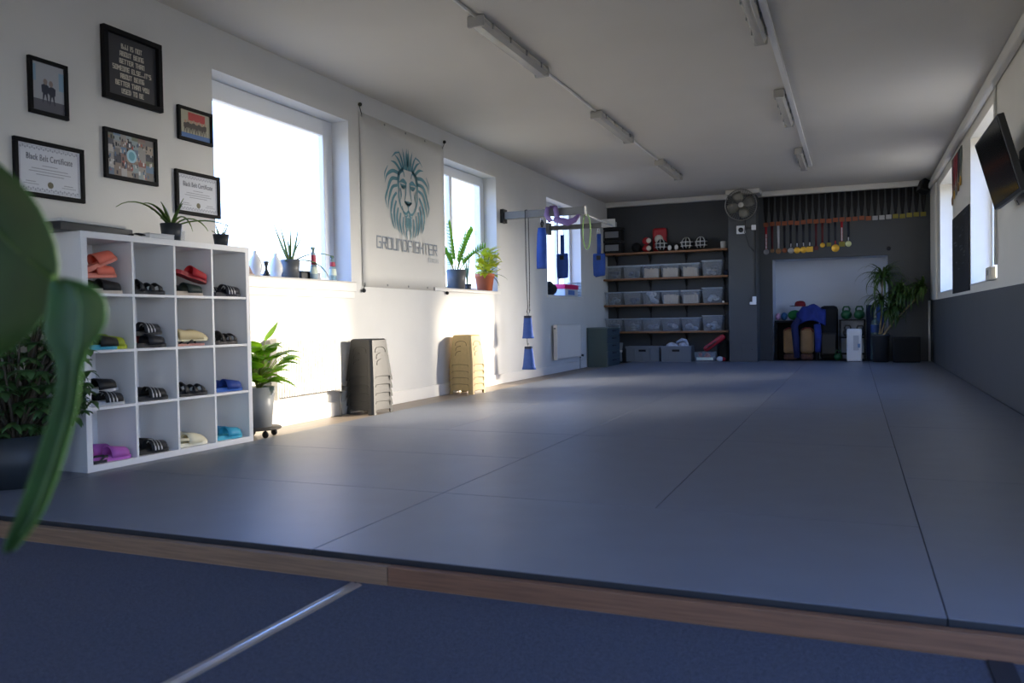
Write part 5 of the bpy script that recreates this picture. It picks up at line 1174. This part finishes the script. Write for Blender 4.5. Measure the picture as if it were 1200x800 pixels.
for x in (-.22, .2):
    for y in (-.15, .15): b = MB(); b.bx(x-.015, x+.015, y-.015, y+.015, 0, .74); b.build('post', BLACKM, t)
for z in (.1, .40, .72): b = MB(); b.bx(-.235, .215, -.165, .165, z, z+.02); b.build('shelf', BLACKM, t)
def kettle(x, y, z, r_, m, label, grp):
    t = thing('kettlebell', label, 'kettlebell', (x, y, z), 0, grp); b = MB(); b.ball((0, 0, r_*.92), r_, 16, (1, 1, .92)); b.build('ball', m, t)
    b = MB(); b.tube([(-r_*.55, 0, r_*1.5), (-r_*.62, 0, r_*2.0), (-r_*.4, 0, r_*2.45), (r_*.4, 0, r_*2.45), (r_*.62, 0, r_*2.0), (r_*.55, 0, r_*1.5)], r_*.17, 10); b.build('handle', m, t)
KG = mat('kettle_green', '#1a5a38', .45)
kettle(-.13, YB+.33, .7415, .095, KG, 'green kettlebell on top of the rack, the one nearer the black bag', 'kettlebells'); kettle(.09, YB+.33, .7415, .095, KG, 'green kettlebell on top of the rack, the one nearer the plant', 'kettlebells')
KD = mat('kettle_grey', '#4a4d50', .4)
kettle(-.11, YB+.3, .4215, .085, KD, 'grey kettlebell on the middle rack shelf, nearer the black bag', 'kettlebells'); kettle(.1, YB+.3, .4215, .085, KD, 'grey kettlebell on the middle rack shelf, nearer the plant', 'kettlebells'); kettle(-.27, YB+.08, NF, .075, KG, 'dark green kettlebell on the alcove floor beside the white heater', 'kettlebells')
for i, x in enumerate((.29, .44)):
    b = MB(); b.lathe([(0, 0), (.065, 0), (.065, 1.0), (.02, 1.0), (.018, .99), (0, .99)], seg=18); o = b.build('foam_roller', mat('roll_navy', '#1d2c4f', .7) if i == 0 else mat('roll_blue', '#2d4f94', .7)); o.location = (x-.02*(1-i), YB+.45, NF); tag(o, '%s rolled foam mat standing upright in the alcove corner' % ('dark navy' if i == 0 else 'brighter blue'), 'foam roll')
t = thing('air_heater', 'white upright heater standing on the mats in front of the alcove', 'heater', (0, 15.74, .002)); b = MB(); b.box((0, 0, .29), (.25, .16, .58), .025); b.build('casing', mat('heater_white', '#d8d8d4', .4), t); b = MB(); b.box((.03, -.0805, .33), (.09, .006, .26), .003); b.build('panel', mat('heater_grey', '#b0b2b4', .4), t); b = MB(); b.box((.075, -.083, .28), (.04, .006, .07), .002); b.build('display', mat('heater_blue', '#5a7eaa', .3), t); b = MB(); b.box((0, 0, .006), (.2, .14, .012), .003); b.build('foot', CHAR, t)
t = thing('water_jug', 'clear jug with blue label standing on the black planter', 'jug', (.36-.02, 15.62, .47)) if False else None
t = thing('potted_dracaena', 'tall dracaena with drooping narrow leaves in a black pot in the corner', 'plant', (.42, 15.62, .002))
b = MB(); b.lathe([(0, 0), (.125, 0), (.142, .44), (.15, .45), (.15, .475), (.138, .475), (.132, .42), (0, .42)], seg=28); b.build('pot', mat('pot_black', '#2d2f32', .5), t)
b = MB(); b.lathe([(0, .424), (.13, .422)], seg=20); b.build('soil', SOIL, t)
b = MB(); b.tube([(.02, 0, .42), (.2, .02, .68), (.45, .05, .96), (.72, .08, 1.24)], [.022, .018, .016, .014], 10); b.build('trunk', mat('trunk_pale', '#8b7a5a', .8, var=.2, vscale=30), t)
b = MB(); b.tube([(-.02, .02, .42), (.02, .03, .8), (.03, .04, 1.2), (.04, .05, 1.42)], [.02, .016, .014, .012], 10); b.tube([(.0, .0, .42), (.1, .02, .8), (.28, .03, 1.1)], [.016, .012, .01], 8); b.build('stem', mat('trunk_pale', '#8b7a5a'), t)
b = MB(); random.seed(41)
def head(c, n, L, lim=9):
    for k in range(n):
        az = random.uniform(0, 2*PI); el = random.uniform(-.3, 1.4); l_ = L*random.uniform(.7, 1.15)
        if c[0]+math.cos(az)*l_ > .72: l_ *= .3
        if math.sin(az) > 0: l_ *= .6
        blade(b, c, az, l_, el, random.uniform(1.4, 2.6), random.uniform(.014, .021), 8, .3)
head((.05, .05, 1.44), 110, .56); head((.30, .03, 1.18), 80, .46); head((.66, .06, 1.26), 110, .46); head((.02, .02, 1.08), 60, .44); head((.14, .02, .9), 60, .38); head((.48, .03, 1.16), 60, .4); head((.25, .02, .95), 40, .36); head((.2, 0, .8), 40, .34)
b.build('foliage', leafmat('leaf_dracaena', '#3f5a26', .25, .35), t)
t = thing('subwoofer', 'black box loudspeaker on the mats beside the dracaena pot', 'loudspeaker', (.82, 15.62, .002)); b = MB(); b.box((0, 0, .215), (.42, .34, .43), .012); b.build('cabinet', BLACKM, t); b = MB(); b.box((0, -.174, .215), (.38, .008, .39), .004); b.build('grille', mat('grille', '#0b0b0c', .9), t)
t = thing('water_jug', 'clear jug with a blue label behind the dracaena pot', 'jug', (.26+.09, YB+.22, NF)); 
b = MB(); b.lathe([(0, 0), (.07, 0), (.075, .02), (.075, .62), (.06, .7), (.022, .74), (.022, .78), (0, .78)], seg=20); b.build('bottle', CLEARD, t); b = MB(); b.lathe([(.0765, .50), (.0765, .64)], seg=20); b.build('label', mat('label_navy', '#33518f', .6), t); b = MB(); b.lathe([(.025, .765), (.025, .8), (0, .8)], seg=16); b.build('cap', mat('cap_white', '#e8e8e6'), t)

# ------------------------------------------------------------------ light, sky, camera
w = bpy.data.worlds.new('sky'); SC.world = w; w.use_nodes = True; nt = w.node_tree
bg = nt.nodes['Background']; tc = nt.nodes.new('ShaderNodeTexCoord'); sp = nt.nodes.new('ShaderNodeSeparateXYZ'); rp = nt.nodes.new('ShaderNodeValToRGB'); mr = nt.nodes.new('ShaderNodeMapRange')
nt.links.new(tc.outputs['Generated'], sp.inputs[0]); nt.links.new(sp.outputs['Z'], mr.inputs['Value']); mr.inputs['From Min'].default_value = -1; mr.inputs['From Max'].default_value = 1
nt.links.new(mr.outputs[0], rp.inputs[0]); cr = rp.color_ramp
cr.elements[0].position = 0; cr.elements[0].color = (.16, .16, .15, 1); cr.elements[1].position = 1; cr.elements[1].color = (.16, .36, .95, 1)
for p, c_ in ((.47, (.30, .30, .30, 1)), (.505, (.85, .95, 1.08, 1)), (.56, (.52, .75, 1.14, 1)), (.66, (.18, .42, 1.18, 1))):
    e = cr.elements.new(p); e.color = c_
nt.links.new(rp.outputs[0], bg.inputs['Color']); bg.inputs['Strength'].default_value = 3.2
su = bpy.data.lights.new('sun', 'SUN'); su.energy = 6.5; su.angle = math.radians(4); su.color = (1, .87, .70)
so = bpy.data.objects.new('sun', su); COL.objects.link(so)
so.rotation_euler = Vector((-1, -.68, -.285)).to_track_quat('-Z', 'Y').to_euler()
hz = bpy.data.lights.new('sun_haze', 'SUN'); hz.energy = 8.5; hz.angle = math.radians(30); hz.color = (1, .90, .76)
ho = bpy.data.objects.new('sun_haze', hz); COL.objects.link(ho); ho.rotation_euler = so.rotation_euler
def portal(x, y, z, sx, sz, d):
    l = bpy.data.lights.new('daylight', 'AREA'); l.shape = 'RECTANGLE'; l.size = sx; l.size_y = sz; l.cycles.is_portal = True
    o = bpy.data.objects.new('daylight', l); COL.objects.link(o); o.location = (x, y, z); o.rotation_euler = Vector(d).to_track_quat('-Z', 'Z').to_euler()
for h in (W0, W1, W2, W3): portal(XL-.36, (h[0]+h[1])/2, (h[2]+h[3])/2, h[1]-h[0], h[3]-h[2], (1, 0, 0))
for h in (RA, RB, RD): portal(XR+.36, (h[0]+h[1])/2, (h[2]+h[3])/2, h[1]-h[0], h[3]-h[2], (-1, 0, 0))
portal(-.05, Y0-.15, 1.2, 1.9, 2.5, (0, 1, 0))

YAW, PITCH, ROLL, FPX = .394, .0249, -.0172, 965.
cy, sy, cp, sp_ = math.cos(YAW), math.sin(YAW), math.cos(PITCH), math.sin(PITCH)
fwd = Vector((-sy*cp, cy*cp, -sp_)); r0 = Vector((cy, sy, 0)); u0 = r0.cross(fwd)
rt = r0*math.cos(ROLL)+u0*math.sin(ROLL); up = u0*math.cos(ROLL)-r0*math.sin(ROLL)
cd = bpy.data.cameras.new('camera'); co = bpy.data.objects.new('camera', cd); COL.objects.link(co); SC.camera = co
co.matrix_world = Matrix(((rt.x, up.x, -fwd.x, 0), (rt.y, up.y, -fwd.y, 0), (rt.z, up.z, -fwd.z, .82), (0, 0, 0, 1)))
cd.sensor_width = 36; cd.lens = 36*FPX/1200; cd.clip_start = .05
cd.dof.use_dof = True; cd.dof.focus_distance = 9.; cd.dof.aperture_fstop = 3.5

SC.cycles.use_denoising = True; SC.cycles.max_bounces = 10; SC.cycles.diffuse_bounces = 6; SC.cycles.transparent_max_bounces = 16
SC.cycles.sample_clamp_indirect = 6
vs = SC.view_settings; vs.view_transform = 'Standard'; vs.look = 'None'; vs.gamma = 1; vs.exposure = 0.95; vs.use_curve_mapping = False
